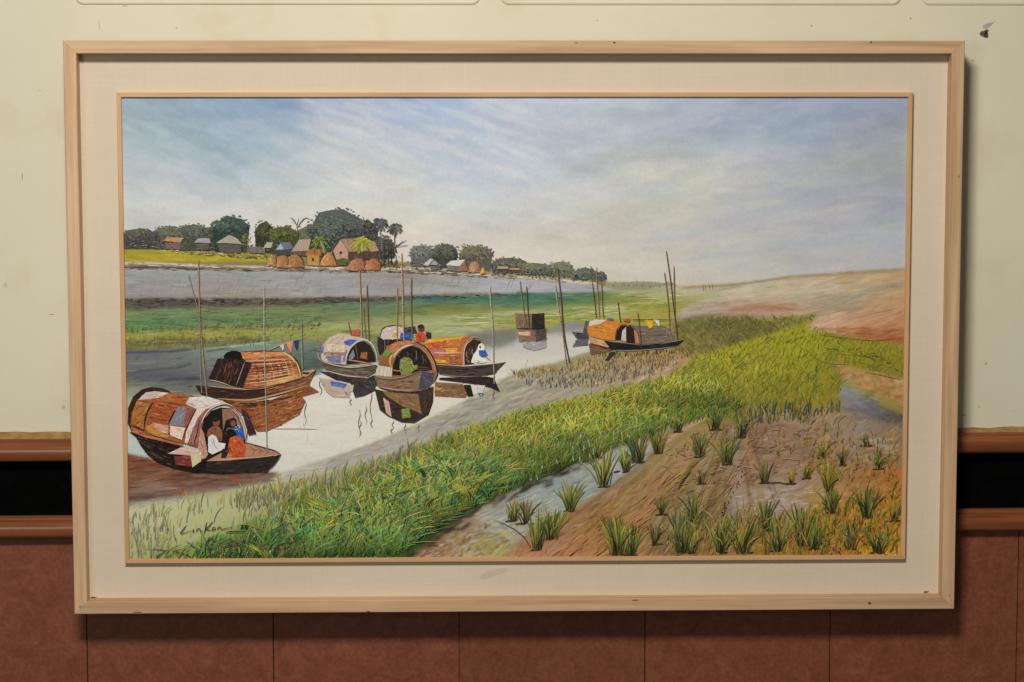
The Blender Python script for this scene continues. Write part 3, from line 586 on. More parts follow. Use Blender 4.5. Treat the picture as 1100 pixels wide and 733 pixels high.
# ------------------------------------------------------------------ brushwork on top: every painted thing is its own thin layer of paint
def crop(x0, y0, x1, w):
    s = (x1-x0)/w
    return lambda *p: [(x0+a*s, y0+b*s) for a, b in p]
class Paint:
    """polygons and tapered strokes of paint in photo pixels, lifted a few microns per stroke"""
    def __init__(self, z0, dz=2e-6, wrap=900):
        self.v, self.c, self.f, self.n = [], [], [], []
        self.z0, self.dz, self.wrap, self.k = z0, dz, wrap, 0
    def z(self):
        self.k += 1; return self.z0+(self.k % self.wrap)*self.dz
    def poly(self, pts, col, var=4):
        z = self.z()+rng.uniform(0, 1.2e-6); i = len(self.v); j = [rng.gauss(0, var) for _ in '123']; k = rng.gauss(0, var)
        for x, y in pts:
            e = rng.gauss(0, var*.7); self.v.append((x, y, z)); self.c.append([col[q]+j[q]*.5+k*.5+e for q in range(3)])
        self.f += list(range(i, i+len(pts))); self.n.append(len(pts))
    def stroke(self, pts, w, col, col2=None, var=5, taper=(0.35, 0.25), smooth=True):
        """w = full width in pixels"""
        if smooth and len(pts) > 2:
            q = []; P = [pts[0]]+list(pts)+[pts[-1]]
            for i in range(1, len(P)-2):
                for t in (0, .34, .67):
                    t2, t3 = t*t, t*t*t
                    q.append(tuple(.5*((2*P[i][d])+(-P[i-1][d]+P[i+1][d])*t+(2*P[i-1][d]-5*P[i][d]+4*P[i+1][d]-P[i+2][d])*t2+(-P[i-1][d]+3*P[i][d]-3*P[i+1][d]+P[i+2][d])*t3) for d in (0, 1)))
            q.append(pts[-1]); pts = q
        z = self.z(); i0 = len(self.v); m = len(pts); kk = rng.gauss(0, var)
        for i, (x, y) in enumerate(pts):
            a, b = pts[max(0, i-1)], pts[min(m-1, i+1)]; dx, dy = b[0]-a[0], b[1]-a[1]; L = math.hypot(dx, dy) or 1
            t = i/(m-1) if m > 1 else 0
            ww = w*.5*(min(1, taper[0]+(1-taper[0])*t*5) if t < .5 else min(1, taper[1]+(1-taper[1])*(1-t)*3))
            nx, ny = -dy/L*ww, dx/L*ww; zz = z+rng.uniform(0, 2e-6)
            self.v += [(x+nx, y+ny, zz), (x-nx, y-ny, zz)]
            c = [col[q]+((col2[q]-col[q])*t if col2 else 0)+kk for q in range(3)]; self.c += [c, c]
            if i: k = i0+2*i; self.f += [k-2, k, k+1, k-1]; self.n.append(4)
    def dab(self, x, y, L, w, ang, col, var=8):
        c, s = math.cos(ang)*L/2, math.sin(ang)*L/2; nx, ny = -math.sin(ang)*w/2, math.cos(ang)*w/2
        self.poly([(x-c, y-s), (x-c*.4+nx, y-s*.4+ny), (x+c*.5+nx*.8, y+s*.5+ny*.8), (x+c, y+s), (x+c*.4-nx, y+s*.4-ny), (x-c*.5-nx*.8, y-s*.5-ny*.8)], col, var)
    def texture(self, pts, n, L, w, ang, cols, aj=.2, var=8):
        for _ in range(n):
            x, y = rand_in(pts); l, g = rng.uniform(*L), ang+rng.gauss(0, aj); dx, dy = math.cos(g)*l/2, math.sin(g)*l/2
            if not (inside(x+dx, y+dy, pts) and inside(x-dx, y-dy, pts)): l *= .45
            self.dab(x, y, l, rng.uniform(*w), g, rng.choice(cols), var)
    def patch(self, pts, col, n=0, ang=0.0, L=(3, 7), w=(.5, 1.1), spread=22, aj=.25):
        self.poly(pts, col)
        if n:
            cols = [tuple(max(0, q+d) for q in col) for d in (-spread*1.25, -spread*.7, spread*.7, spread*1.4)]
            self.texture(pts, n, L, w, ang, cols, aj)
    def disc(self, x, y, rx, ry, col, n=10, var=4):
        self.poly([(x+rx*math.cos(6.2832*i/n), y+ry*math.sin(6.2832*i/n)) for i in range(n)], col, var)
    def blade(self, x, y, h, lean, bend, w, c0, c1):
        """grass blade from its root up, bending over by `bend`"""
        pts = [(x+lean*h*t+bend*h*t*t, y-h*t*(1-.28*abs(bend)*t)) for t in (0, .3, .58, .82, 1)]
        self.stroke(pts, w, c0, c1, 7, (0.7, 0.12), False)
    def build(self, name, label=None, kind=None):
        V = np.array(self.v); C = np.array(self.c, float); C = .89*C+.11*C.mean(1, keepdims=True)
        P = ray_pt(V[:, 0], V[:, 1], CY); P[:, 0] = np.clip(P[:, 0], cx0+.001, cx1-.001); P[:, 2] = np.clip(P[:, 2], cz0+.001, cz1-.001)
        P[:, 1] = CY-V[:, 2]
        me = fast_mesh(name, P, self.f, self.n, pigment(V[:, 0], V[:, 1], C))
        o = link(name, me, M_PAINT, canvas)
        if label: o['label'] = label
        if kind: o['kind'] = kind
        return o
ZT, ZH, ZB1, ZB2, ZG, ZG2, ZP = 1.0e-4, 3.75e-3, 1.9e-3, 3.0e-3, 3.0e-4, 2.35e-3, 4.9e-3
# --- crisp broken strokes over the underpainting, each close to the colour it lies on
def crisp(p, pts, n, L, w, ang, jit, aj=.12):
    for _ in range(n):
        x, y = rand_in(pts); c = IM[min(HH-1, max(0, int(y-Y0))), min(WW-1, max(0, int(x-X0)))]; k = rng.gauss(0, jit)
        p.dab(x, y, rng.uniform(*L), rng.uniform(*w), (ang(x, y) if callable(ang) else ang)+rng.gauss(0, aj), [q+k+rng.gauss(0, jit*.3) for q in c], 3)
p = Paint(2e-5, 2e-6, 125)
crisp(p, GB, 330, (6, 26), (.4, .9), .02, 11, .04); crisp(p, fr, 160, (4, 14), (.5, 1.1), 0, 18, .08); crisp(p, MD, 620, (6, 26), (.4, 1.0), -.01, 15, .05); crisp(p, SL, 260, (6, 24), (.4, 1.0), -.07, 14, .08)
p.texture([(134, 282), (300, 286), (430, 288), (560, 297), (640, 304), (640, 306), (560, 299.5), (430, 291.5), (300, 289.5), (134, 285)], 190, (4, 14), (.5, 1.0), .03, [(216, 210, 196), (196, 184, 164), (226, 218, 204), (150, 132, 112), (120, 104, 92)], .05)
p.texture([(134, 336), (340, 331), (420, 340), (330, 350), (134, 352)], 150, (6, 22), (.4, .9), -.02, [(86, 120, 78), (124, 150, 96), (70, 104, 74), (140, 148, 84), (104, 150, 100)], .05)
p.texture([(480, 338), (640, 330), (725, 320), (640, 344), (490, 352)], 120, (8, 30), (.4, .9), -.05, [(206, 206, 180), (170, 172, 96), (120, 140, 64), (150, 156, 74)], .04)
p.texture([(134, 321), (300, 321), (430, 318.5), (580, 316), (430, 323), (300, 327), (134, 329)], 260, (3, 10), (.6, 1.4), -.02, [(58, 54, 50), (78, 72, 64), (48, 46, 46), (96, 88, 76)], .12)
for _ in range(170):
    x = rng.uniform(136, 600); y = rng.uniform(294, 314); p.dab(x, y, rng.uniform(5, 14), rng.uniform(.35, .7), -1.15+rng.gauss(0, .12), rng.choice([(166, 165, 164), (128, 127, 127), (176, 174, 172), (150, 142, 134)]), 4)
p.texture([(134, 286), (300, 289.5), (430, 291.5), (560, 299), (560, 300.5), (430, 293.5), (300, 292), (134, 290)], 150, (3, 11), (.5, 1.0), .03, [(74, 64, 60), (96, 82, 74), (60, 54, 54)], .08)
crisp(p, SM, 420, (4, 18), (.4, 1.0), -.36, 16, .2); crisp(p, WA, 150, (8, 30), (.4, .9), -.03, 5, .06); crisp(p, DU, 420, (6, 30), (.4, 1.1), lambda x, y: -.12 if y < 325 else (-.25 if x > 870 else -.02), 11, .1); crisp(p, RS, 90, (4, 14), (.4, 1), .25, 12, .2)
crisp(p, [(134, 490), (290, 509), (200, 531), (134, 541)], 150, (6, 26), (.4, 1), -.06, 14, .08); crisp(p, ST, 300, (4, 16), (.4, 1.1), -.4, 17, .25)
crisp(p, FM, 1100, (4, 16), (.5, 1.2), lambda x, y: -.68 if x < 760 else (-.2 if x < 860 else -.6), 18, .3)
p.texture([(560, 604), (690, 514), (770, 468), (760, 500), (690, 570), (640, 604)], 170, (8, 24), (.5, 1.2), -.7, [(112, 76, 46), (198, 152, 104), (146, 138, 70), (92, 64, 44), (176, 124, 84)], .1)
p.texture([(690, 600), (790, 470), (815, 462), (790, 520), (740, 600)], 120, (8, 22), (.5, 1.1), -1.0, [(120, 92, 62), (190, 160, 128), (150, 140, 74), (96, 78, 56)], .12)
p.texture([(780, 530), (870, 520), (890, 535), (850, 552), (790, 548)], 60, (6, 18), (.5, 1.1), -.1, [(206, 194, 188), (190, 176, 168), (164, 146, 138)], .1)
p.build('broken_brushstrokes', kind='stuff')
# --- trees of the far bank
def tree(cx, cy, rx, ry, cols, n, hi, name='painted_tree', flat=0.75, z=ZT, label=None):
    p = Paint(z)
    k = 14; r = [rng.uniform(.82, 1.0) for _ in range(k)]
    p.poly([(cx+rx*r[i]*math.cos(6.283*i/k), cy+(ry if math.sin(6.283*i/k) < 0 else ry*flat)*r[i]*math.sin(6.283*i/k)) for i in range(k)], cols[0])
    gy = 266+(cx-134)*.035 if cx < 430 else 284+(cx-430)*.072
    if cx < 660 and gy > cy: p.poly([(cx-rx*.95, cy), (cx+rx*.95, cy), (cx+rx*.8, gy+1), (cx-rx*.8, gy+1)], tuple(.5*(u+v) for u, v in zip(cols[0], cols[1])))
    lob = [(cx+rng.uniform(-.7, .7)*rx, cy+rng.uniform(-.75, .4)*ry, rng.uniform(.25, .45)) for _ in range(9)]
    for _ in range(int(n*1.25)):
        if rng.random() < .6:
            lx, ly, lr = rng.choice(lob); a = rng.uniform(0, 6.283); q = math.sqrt(rng.random())*lr
            x, y = lx+q*rx*math.cos(a), ly+q*ry*math.sin(a); up = -math.sin(a)*q/lr
        else:
            a = rng.uniform(0, 6.283); q = math.sqrt(rng.random())*1.04; x, y = cx+q*rx*math.cos(a), cy+q*ry*(1 if math.sin(a) < 0 else flat)*math.sin(a); up = (cy-y)/ry
        u = up*.5-(x-cx)/rx*.25+rng.gauss(0, .35)
        c = tuple(.5*(q+r_) for q, r_ in zip(hi, cols[2])) if u > .45 else (cols[2] if u > .1 else (cols[0] if u > -.35 else cols[1]))
        p.dab(x, y, rng.uniform(1.6, 3.8), rng.uniform(.9, 1.8), rng.uniform(-.6, .9), c, 6)
    if cx < 660:
        for _ in range(int(rx*3)): p.dab(cx+rng.uniform(-.95, .95)*rx, rng.uniform(cy, gy), rng.uniform(1.5, 4), rng.uniform(.7, 1.4), rng.uniform(.6, 2.2), rng.choice([cols[1], cols[0], tuple(q*.8 for q in cols[1])]), 6)
    return p
TREES = 0
tl = 'dabbed foliage of a tree on the far bank'
for a in ((148, 253, 22, 8, [(92, 88, 86), (62, 58, 66), (110, 108, 70)], 130, (150, 145, 70)), (183, 252, 22, 9.5, [(104, 106, 92), (74, 74, 70), (122, 122, 92)], 130, (140, 138, 84)),
          (208, 250, 19, 10, [(92, 96, 84), (58, 64, 56), (112, 116, 98)], 150, (130, 132, 110)), (221, 254, 12, 10, [(84, 90, 76), (52, 58, 48), (104, 108, 84)], 80, (124, 126, 98)),
          (248, 246, 21, 15, [(66, 84, 76), (40, 54, 50), (84, 104, 92)], 280, (106, 128, 98)), (284, 249, 11, 12, [(64, 70, 46), (40, 44, 34), (86, 90, 54)], 120, (118, 118, 62)),
          (304, 253, 17, 11, [(86, 92, 48), (54, 60, 36), (108, 112, 56)], 160, (136, 136, 66)), (329, 254, 13, 12, [(96, 104, 84), (66, 72, 58), (112, 118, 92)], 100, (126, 130, 96)),
          (362, 246, 32, 23, [(82, 90, 84), (50, 58, 52), (102, 112, 104)], 480, (124, 130, 112)), (391, 254, 18, 18, [(74, 78, 68), (46, 48, 44), (92, 96, 80)], 220, (110, 108, 84)),
          (453, 272, 13, 10, [(116, 118, 118), (84, 86, 88), (130, 132, 130)], 120, (140, 140, 132)), (478, 272, 15, 11, [(84, 86, 78), (54, 56, 52), (102, 104, 90)], 160, (122, 122, 98)),
          (511, 273, 19, 10, [(106, 104, 92), (74, 72, 68), (126, 120, 92)], 160, (164, 152, 66)), (546, 284, 21, 8, [(98, 98, 92), (66, 66, 66), (116, 114, 100)], 140, (132, 124, 104)),
          (576, 289, 19, 7, [(110, 114, 94), (78, 82, 72), (126, 128, 100)], 110, (150, 148, 98)), (602, 290, 15, 10, [(118, 124, 100), (84, 92, 80), (136, 140, 106)], 130, (166, 162, 98)),
          (628, 295, 15, 8, [(98, 108, 100), (68, 78, 74), (114, 122, 108)], 110, (132, 136, 112)), (647, 298, 5, 6.5, [(92, 94, 106), (66, 68, 80), (104, 106, 116)], 40, (118, 118, 122))):
    tree(*a, z=ZT if TREES % 2 else 1.55e-3).build('painted_tree', tl); TREES += 1
p = tree(690, 306, 36, 3.5, [(146, 150, 126), (122, 128, 108), (160, 160, 132)], 90, (170, 166, 130)); p.build('painted_hedge')
p = Paint(2.95e-3)                                                # undergrowth under the trees
p.texture([(134, 258), (290, 262), (430, 272), (430, 284), (290, 270), (134, 267)], 260, (1.5, 4), (.6, 1.3), .1, [(70, 64, 66), (100, 92, 86), (120, 118, 80), (150, 140, 128), (60, 58, 52)])
p.texture([(430, 280), (640, 298), (640, 303), (430, 288)], 200, (1.5, 4), (.6, 1.2), .1, [(70, 70, 68), (110, 104, 92), (140, 136, 128), (96, 92, 80)])
p.texture([(180, 268), (290, 274), (300, 279), (200, 273)], 70, (3, 9), (.5, 1), .08, [(205, 200, 188), (86, 110, 84), (186, 170, 50), (90, 80, 76)])
p.build('painted_undergrowth', kind='stuff')
c2 = crop(290, 210, 450, 1096)
p = Paint(2.95e-3)                                                # bare tree, palms
for q in (((205, 330), (205, 260), (200, 220), (215, 165)), ((200, 225), (180, 185), (150, 160)), ((203, 240), (230, 195), (265, 165), (300, 180)), ((215, 205), (250, 180)), ((190, 200), (160, 195)), ((240, 190), (245, 160))):
    p.stroke(c2(*q), .9, (92, 82, 82), (130, 120, 116))
p.build('bare_tree', 'thin leafless branches of a bare tree')
def palm(cx, cy, r, n, cols, trunk=None, droop=.5):
    p = Paint(3.2e-3 if trunk else 4.35e-3)
    if trunk: p.stroke(trunk, 1.3, (92, 86, 80), (120, 112, 100))
    for i in range(n):
        a = 6.283*i/n+rng.gauss(0, .15); L = r*rng.uniform(.75, 1.1)
        pts = [(cx+math.cos(a)*L*t, cy+math.sin(a)*L*t*.85+droop*L*t*t) for t in (0, .4, .75, 1)]
        p.stroke(pts, 1.6, rng.choice(cols), rng.choice(cols), 8, (.6, .1))
        for t in (.4, .6, .8):
            x, y = cx+math.cos(a)*L*t, cy+math.sin(a)*L*t*.85+droop*L*t*t
            for s in (-1, 1): p.dab(x+s*.8, y+1.0, 2.6, .6, a+s*.9, rng.choice(cols), 10)
    return p
dk = [(62, 64, 66), (86, 88, 90), (108, 108, 108), (48, 50, 50)]
palm(408, 238, 11, 15, dk, [(408, 240), (410, 262), (411, 286)]).build('palm_tree')
palm(425, 243, 9.5, 16, dk+[(120, 116, 108)], [(424, 246), (424, 262), (424, 274)]).build('palm_tree')
p = tree(411, 268, 15, 15, [(78, 80, 78), (50, 52, 52), (96, 98, 94)], 150, (112, 112, 106), z=2.95e-3)
p.texture([(402, 272), (426, 276), (430, 289), (400, 289)], 60, (1.5, 4), (.6, 1.2), 1.4, [(46, 46, 46), (70, 68, 66), (96, 92, 86)], .4)
p.stroke([(418, 272), (426, 265), (431, 261), (437, 258)], .9, (70, 62, 60)); p.stroke([(426, 265), (434, 264), (439, 263)], .6, (80, 70, 66)); p.stroke([(430, 262), (432, 257)], .5, (80, 70, 66))
for x in (413, 417, 420): p.stroke([(x, 262), (x+.4, 275), (x, 286)], 1.0, (44, 42, 40))
p.build('dark_thicket')
# --- huts, houses, haystacks
def hut(polys, name='painted_hut', label=None, extra=None):
    p = Paint(ZH)
    for pts, col, n, ang in polys: p.patch(pts, col, n, ang, (1.5, 4), (.4, .8), 18)
    if extra: extra(p)
    return p.build(name, label)
c1 = crop(130, 220, 290, 1096); c3 = crop(420, 230, 580, 1096)
hut([(c1((325, 280), (440, 282), (440, 330), (335, 325)), (112, 98, 96), 20, 0), (c1((312, 266), (342, 238), (462, 243), (438, 280)), (190, 138, 92), 20, .1)], label='small hut with an orange roof')
hut([(c1((565, 285), (650, 285), (645, 330), (570, 330)), (96, 88, 90), 16, 0), (c1((538, 278), (572, 246), (652, 247), (662, 282)), (158, 158, 162), 16, .1)], label='small hut with a grey roof')
hut([(c1((712, 290), (885, 292), (880, 355), (730, 350)), (92, 86, 84), 40, 1.5), (c1((700, 280), (798, 222), (850, 245), (895, 290), (800, 284)), (174, 170, 150), 34, .6)], label='hut with a pale pointed thatched roof')
p = Paint(ZH)
for x in (905, 915, 930, 942, 985, 1022, 1060, 880): p.stroke(c1((x, rng.uniform(230, 280)), (x+rng.uniform(-3, 3), 372)), .8, rng.choice([(150, 146, 60), (120, 118, 66), (170, 160, 80)]))
for x in (900, 925, 945, 905): palm_ = c1((x, 240)); p.texture([(palm_[0][0]-3, palm_[0][1]-4), (palm_[0][0]+3, palm_[0][1]-4), (palm_[0][0]+3, palm_[0][1]+5), (palm_[0][0]-3, palm_[0][1]+5)], 16, (1.5, 3), (.5, .9), .8, [(120, 122, 60), (84, 88, 50), (150, 146, 70)], .6)
p.build('painted_palm_stems')
hut([(c1((945, 310), (1060, 312), (1060, 360), (950, 352)), (112, 108, 104), 24, 1.5), (c1((1050, 318), (1074, 274), (1096, 276), (1120, 276), (1105, 318)), (172, 172, 162), 14, .1)])
hut([(c2((45, 398), (170, 398), (165, 440), (50, 440)), (70, 68, 66), 20, 0), (c2((38, 402), (80, 345), (152, 345), (172, 392), (112, 398)), (104, 112, 134), 22, .3), (c2((48, 398), (80, 355), (104, 396)), (146, 176, 202), 8, .4)], label='hut with a blue gable')
hut([(c2((165, 412), (282, 408), (275, 445), (180, 440)), (92, 82, 78), 20, 1.5), (c2((158, 412), (216, 324), (302, 321), (282, 406)), (176, 156, 132), 40, 1.0)], label='hut with a large tan thatched roof')
p = palm(343, 258, 12, 17, [(96, 108, 52), (132, 138, 62), (70, 84, 44), (160, 160, 80)], None, .6); p.build('banana_plant', 'drooping banana leaves between two huts')
def win(pts, col=(52, 42, 34)): return lambda p: p.poly(pts, col)
hut([(c2((275, 442), (364, 442), (362, 517), (280, 514)), (190, 142, 74), 26, 1.5), (c2((260, 442), (286, 397), (397, 397), (374, 443)), (180, 98, 54), 34, .1), (c2((398, 400), (374, 443), (366, 515), (385, 500)), (66, 56, 48), 0, 0)], label='small ochre house with a rust red roof', extra=win(c2((310, 462), (326, 462), (326, 484), (310, 484))))
def gable(p):
    p.poly(c2((512, 412), (532, 412), (530, 432), (514, 432)), (66, 48, 44))
    p.stroke(c2((462, 408), (520, 322), (578, 414)), .9, (60, 50, 44), smooth=False); p.stroke(c2((575, 414), (578, 470)), .8, (64, 50, 44))
    for i in range(7):
        x = 545+i*14; p.stroke(c2((x-20, 325), (x+28, 408)), .7, rng.choice([(186, 150, 112), (120, 88, 66), (196, 190, 176)]))
    for i in range(5):
        x = 730+i*12; p.stroke(c2((x, 342), (x+26, 406)), .7, rng.choice([(196, 160, 96), (130, 96, 62), (186, 180, 150)]))
hut([(c2((575, 412), (800, 412), (795, 470), (580, 472)), (84, 62, 54), 40, 1.5), (c2((464, 406), (520, 324), (578, 412), (576, 472), (490, 472)), (192, 150, 126), 40, 1.2), (c2((520, 320), (612, 317), (655, 412), (580, 414)), (152, 124, 100), 20, 1.1), (c2((612, 318), (690, 320), (730, 410), (655, 412)), (140, 116, 92), 16, 1.1), (c2((720, 342), (766, 334), (802, 408), (742, 414)), (168, 134, 92), 14, 1.1)], 'painted_house', 'large pink gabled house with a ribbed tin roof', gable)
palm(388.5, 259, 12, 19, [(176, 172, 50), (140, 146, 56), (104, 112, 50), (200, 186, 60)], None, .35).build('banana_plant', 'bright yellow-green banana plant before the house')
p = Paint(ZH+3e-4); p.patch(c2((490, 515), (500, 470), (545, 460), (590, 475), (590, 510)), (92, 98, 50), 40, .8, (1.5, 3), (.6, 1.2), 24); p.build('painted_bush')
def haystack(pts, col, label=None):
    p = Paint(ZH+2e-4); p.poly(pts, col)
    xs = [q[0] for q in pts]; x0_, x1_ = min(xs), max(xs); yt = min(q[1] for q in pts)
    for _ in range(110):
        x, y = rand_in(pts); t = (x-x0_)/(x1_-x0_)
        k = 34-130*max(0, t-.38)+rng.gauss(0, 14); p.dab(x, y, rng.uniform(1.5, 4), rng.uniform(.4, .9), 1.57+(t-.5)*-1.2+rng.gauss(0, .2), (col[0]+k, col[1]+k*.9, col[2]+k*.5), 8)
    q = [v for v in pts if v[0] > x0_+(x1_-x0_)*.6]; p.stroke(q, 1.0, (74, 50, 38)); p.build('haystack', label)
for pts, col in ((((-15, 515), (-8, 460), (15, 436), (40, 442), (52, 475), (45, 512)), (166, 120, 70)), (((24, 520), (40, 480), (80, 442), (118, 440), (136, 470), (130, 524), (70, 527)), (168, 116, 72)),
                 (((98, 526), (115, 480), (165, 438), (205, 436), (240, 470), (252, 524), (170, 530)), (164, 114, 72)), (((368, 516), (385, 462), (425, 419), (455, 424), (482, 468), (492, 516)), (184, 126, 74)),
                 (((552, 545), (590, 490), (640, 460), (680, 468), (702, 500), (690, 545), (620, 556)), (166, 110, 76)), (((672, 545), (710, 490), (750, 463), (790, 470), (816, 510), (810, 548)), (172, 106, 72))):
    haystack(c2(*pts), col)
hut([(c3((290, 380), (365, 380), (360, 412), (295, 410)), (98, 94, 90), 14, 1.5), (c3((236, 372), (290, 327), (312, 335), (270, 382)), (182, 186, 182), 12, .5), (c3((290, 372), (315, 338), (368, 378)), (150, 152, 150), 10, .6)], label='small hut with a pale gable, right of the palms')
hut([(c3((412, 380), (500, 382), (495, 420), (415, 412)), (120, 118, 114), 16, 1.5), (c3((490, 382), (544, 342), (566, 420), (490, 424)), (146, 106, 78), 20, 1.4), (c3((403, 376), (440, 344), (545, 334), (505, 382)), (204, 206, 202), 18, .3)], label='hut with a white tin roof')
haystack(c3((568, 428), (574, 385), (595, 355), (622, 344), (650, 370), (664, 430)), (160, 118, 86)); haystack(c3((652, 432), (668, 408), (682, 396), (696, 430)), (228, 152, 44))
hut([(c3((778, 402), (790, 384), (858, 386), (862, 402)), (170, 150, 124), 8, 0), (c3((790, 402), (860, 402), (860, 425), (790, 425)), (80, 74, 70), 8, 0)]); hut([(c3((865, 408), (878, 396), (944, 398), (946, 412)), (196, 140, 88), 8, 0)])
p = Paint(ZH)
for x, y in ((755, 312), (758, 313), (762, 312), (765, 311)): p.stroke([(x-.4, y-6), (x+.3, y)], 1.3, (70, 66, 66))
p.build('distant_figures', 'three tiny dark upright figures on the far dune')

# --- boats
def wash(p, pts, cols, n, ang=0.0, L=(4, 10), w=(.6, 1.3)): p.texture(pts, n, L, w, ang, cols, .12)
# near left boat
b = crop(130, 400, 310, 1100); p = Paint(ZB2)
p.patch(b((45, 330), (48, 235), (80, 160), (140, 110), (200, 96), (270, 102), (325, 126), (300, 145), (200, 130), (120, 165), (80, 250), (70, 390)), (50, 36, 29), 20, -.6)
p.patch(b((58, 392), (100, 425), (130, 480), (180, 545), (240, 590), (350, 632), (480, 656), (640, 662), (960, 650), (1052, 540), (1010, 514), (820, 458), (560, 560), (350, 470), (100, 390)), (36, 26, 24), 120, .15, (4, 12), (.6, 1.4), 14)
wash(p, b((80, 400), (300, 455), (330, 600), (200, 560)), [(70, 40, 30), (92, 56, 40), (24, 18, 18), (60, 38, 46)], 46, .35)
p.patch(b((64, 335), (74, 262), (110, 182), (160, 136), (220, 121), (330, 134), (450, 154), (560, 158), (640, 178), (692, 204), (640, 216), (580, 242), (542, 290), (522, 350), (506, 430), (496, 492), (420, 466), (300, 440), (180, 414), (68, 372)), (160, 88, 46), 150, .25, (5, 14), (.6, 1.4), 26, .15)
p.patch(b((75, 262), (106, 186), (208, 196), (168, 310), (155, 378), (70, 338)), (172, 106, 48), 40, -.9, (4, 9), (.6, 1.3), 26)
p.patch(b((215, 196), (432, 206), (415, 225), (355, 250), (310, 346), (196, 312)), (168, 82, 40), 46, .2, (5, 12), (.6, 1.3), 26, .1)
p.patch(b((240, 165), (300, 142), (455, 160), (430, 204), (280, 192)), (176, 92, 50), 26, .15, (5, 12), (.6, 1.2), 26)
p.patch(b((112, 182), (165, 131), (225, 124), (325, 137), (250, 166), (140, 180)), (206, 182, 172), 26, -.1, (4, 10), (.6, 1.4), 20)
p.patch(b((376, 224), (474, 236), (420, 352), (313, 346)), (132, 124, 138), 30, -.9, (4, 9), (.6, 1.3), 22)
p.patch(b((432, 228), (492, 238), (440, 342), (420, 352), (412, 330)), (150, 88, 74), 16, -1, (4, 8), (.6, 1.2), 22)
p.patch(b((450, 162), (560, 157), (640, 178), (695, 201), (610, 224), (562, 240), (492, 238), (428, 206)), (212, 198, 192), 40, .15, (5, 12), (.7, 1.6), 24)
p.patch(b((500, 240), (562, 236), (504, 300), (472, 370), (442, 458), (420, 462), (430, 390), (456, 330)), (222, 202, 192), 24, -1.1, (5, 12), (.7, 1.5), 22)
p.patch(b((505, 300), (566, 244), (542, 300), (522, 400), (504, 478), (446, 470), (468, 390)), (150, 92, 86), 26, -1.1, (5, 10), (.6, 1.3), 28)
p.patch(b((208, 330), (312, 346), (310, 402), (228, 386)), (206, 152, 132), 14, .2, (4, 9), (.7, 1.4), 24)
p.patch(b((325, 350), (422, 362), (402, 442), (325, 416)), (220, 188, 172), 14, .2, (4, 9), (.7, 1.4), 22)
p.patch(b((160, 362), (216, 330), (240, 386), (322, 410), (310, 428), (180, 392)), (192, 128, 52), 16, .25, (4, 9), (.6, 1.2), 26)
p.patch(b((72, 362), (180, 402), (402, 458), (412, 484), (300, 458), (170, 428), (72, 392)), (176, 104, 70), 26, .25, (5, 12), (.5, 1), 30, .08)
for q, w_ in ((((212, 194), (180, 250), (160, 312), (152, 378)), 1.7), (((358, 244), (330, 300), (308, 348)), 1.5), (((496, 236), (452, 320), (404, 440)), .9), (((118, 184), (205, 200)), .9), (((120, 220), (158, 226)), 1), (((186, 294), (300, 316)), 1.2), (((278, 190), (402, 216)), 1.1), (((250, 160), (330, 134)), .8), (((70, 348), (140, 376), (160, 384)), 1.2), (((160, 400), (300, 440), (420, 470)), 1), (((310, 404), (400, 446)), 1.1), (((440, 200), (495, 230)), .9), (((75, 336), (150, 380)), .9)):
    p.stroke(b(*q), w_, (30, 22, 24))
p.patch(b((518, 520), (524, 400), (546, 308), (592, 252), (655, 230), (722, 234), (772, 290), (802, 360), (818, 440), (812, 562), (600, 575), (538, 572)), (36, 25, 22), 20, 1.2)
p.patch(b((665, 240), (722, 238), (772, 300), (797, 372), (772, 352), (732, 300), (690, 312), (672, 382)), (152, 106, 92), 26, 1.1, (3, 8), (.5, 1), 22)
p.patch(b((508, 492), (524, 360), (546, 400), (572, 540), (556, 562), (518, 574)), (192, 142, 112), 14, 1.4, (4, 9), (.6, 1.1), 26)
p.stroke(b((500, 490), (516, 370), (548, 285), (600, 230), (680, 206), (742, 232), (790, 300), (816, 372), (824, 446)), 2.0, (150, 96, 78)); p.stroke(b((530, 330), (556, 276), (605, 228), (680, 203), (730, 218)), 1.1, (228, 202, 188)); p.stroke(b((742, 236), (788, 304), (812, 372), (820, 440)), .9, (214, 170, 146))
p.stroke(b((480, 470), (500, 400), (522, 300)), 1.0, (40, 26, 26)); p.stroke(b((826, 440), (840, 330), (870, 380), (890, 410)), 1.0, (66, 46, 40))
p.patch(b((790, 238), (830, 260), (890, 400), (840, 412), (824, 360), (806, 300)), (62, 44, 38), 12, 1.0)
p.patch(b((560, 582), (690, 512), (822, 466), (900, 480), (1010, 514), (1046, 540), (960, 552), (700, 578)), (188, 128, 98), 20, -.25)
for q in (((840, 480), (880, 510), (860, 548)), ((880, 482), (925, 512), (905, 548)), ((930, 492), (970, 520), (940, 548)), ((820, 500), (1010, 530)), ((700, 552), (960, 548))): p.stroke(b(*q), .9, (92, 58, 46), smooth=False)
p.patch(b((560, 592), (700, 580), (1042, 545), (960, 650), (640, 662), (560, 645)), (44, 38, 36), 40, -.05, (5, 14), (.7, 1.5), 16, .06)
p.stroke(b((600, 578), (720, 566), (900, 556), (1046, 538)), 1.0, (192, 158, 140)); p.stroke(b((830, 462), (920, 488), (1010, 514), (1052, 540)), 1.3, (30, 24, 24)); p.stroke(b((1050, 542), (1010, 600), (962, 650)), 1.1, (56, 46, 42))
p.patch(b((350, 550), (462, 545), (466, 618), (360, 606)), (122, 46, 44), 16, .1, (3, 8), (.6, 1.2), 26)
p.patch(b((308, 532), (400, 489), (528, 510), (462, 545)), (216, 178, 158), 14, .1, (4, 10), (.6, 1.2), 22)
p.patch(b((460, 545), (528, 514), (528, 582), (470, 622)), (204, 194, 154), 6, 1.4); p.poly(b((484, 548), (512, 536), (513, 580), (488, 594)), (20, 20, 18))
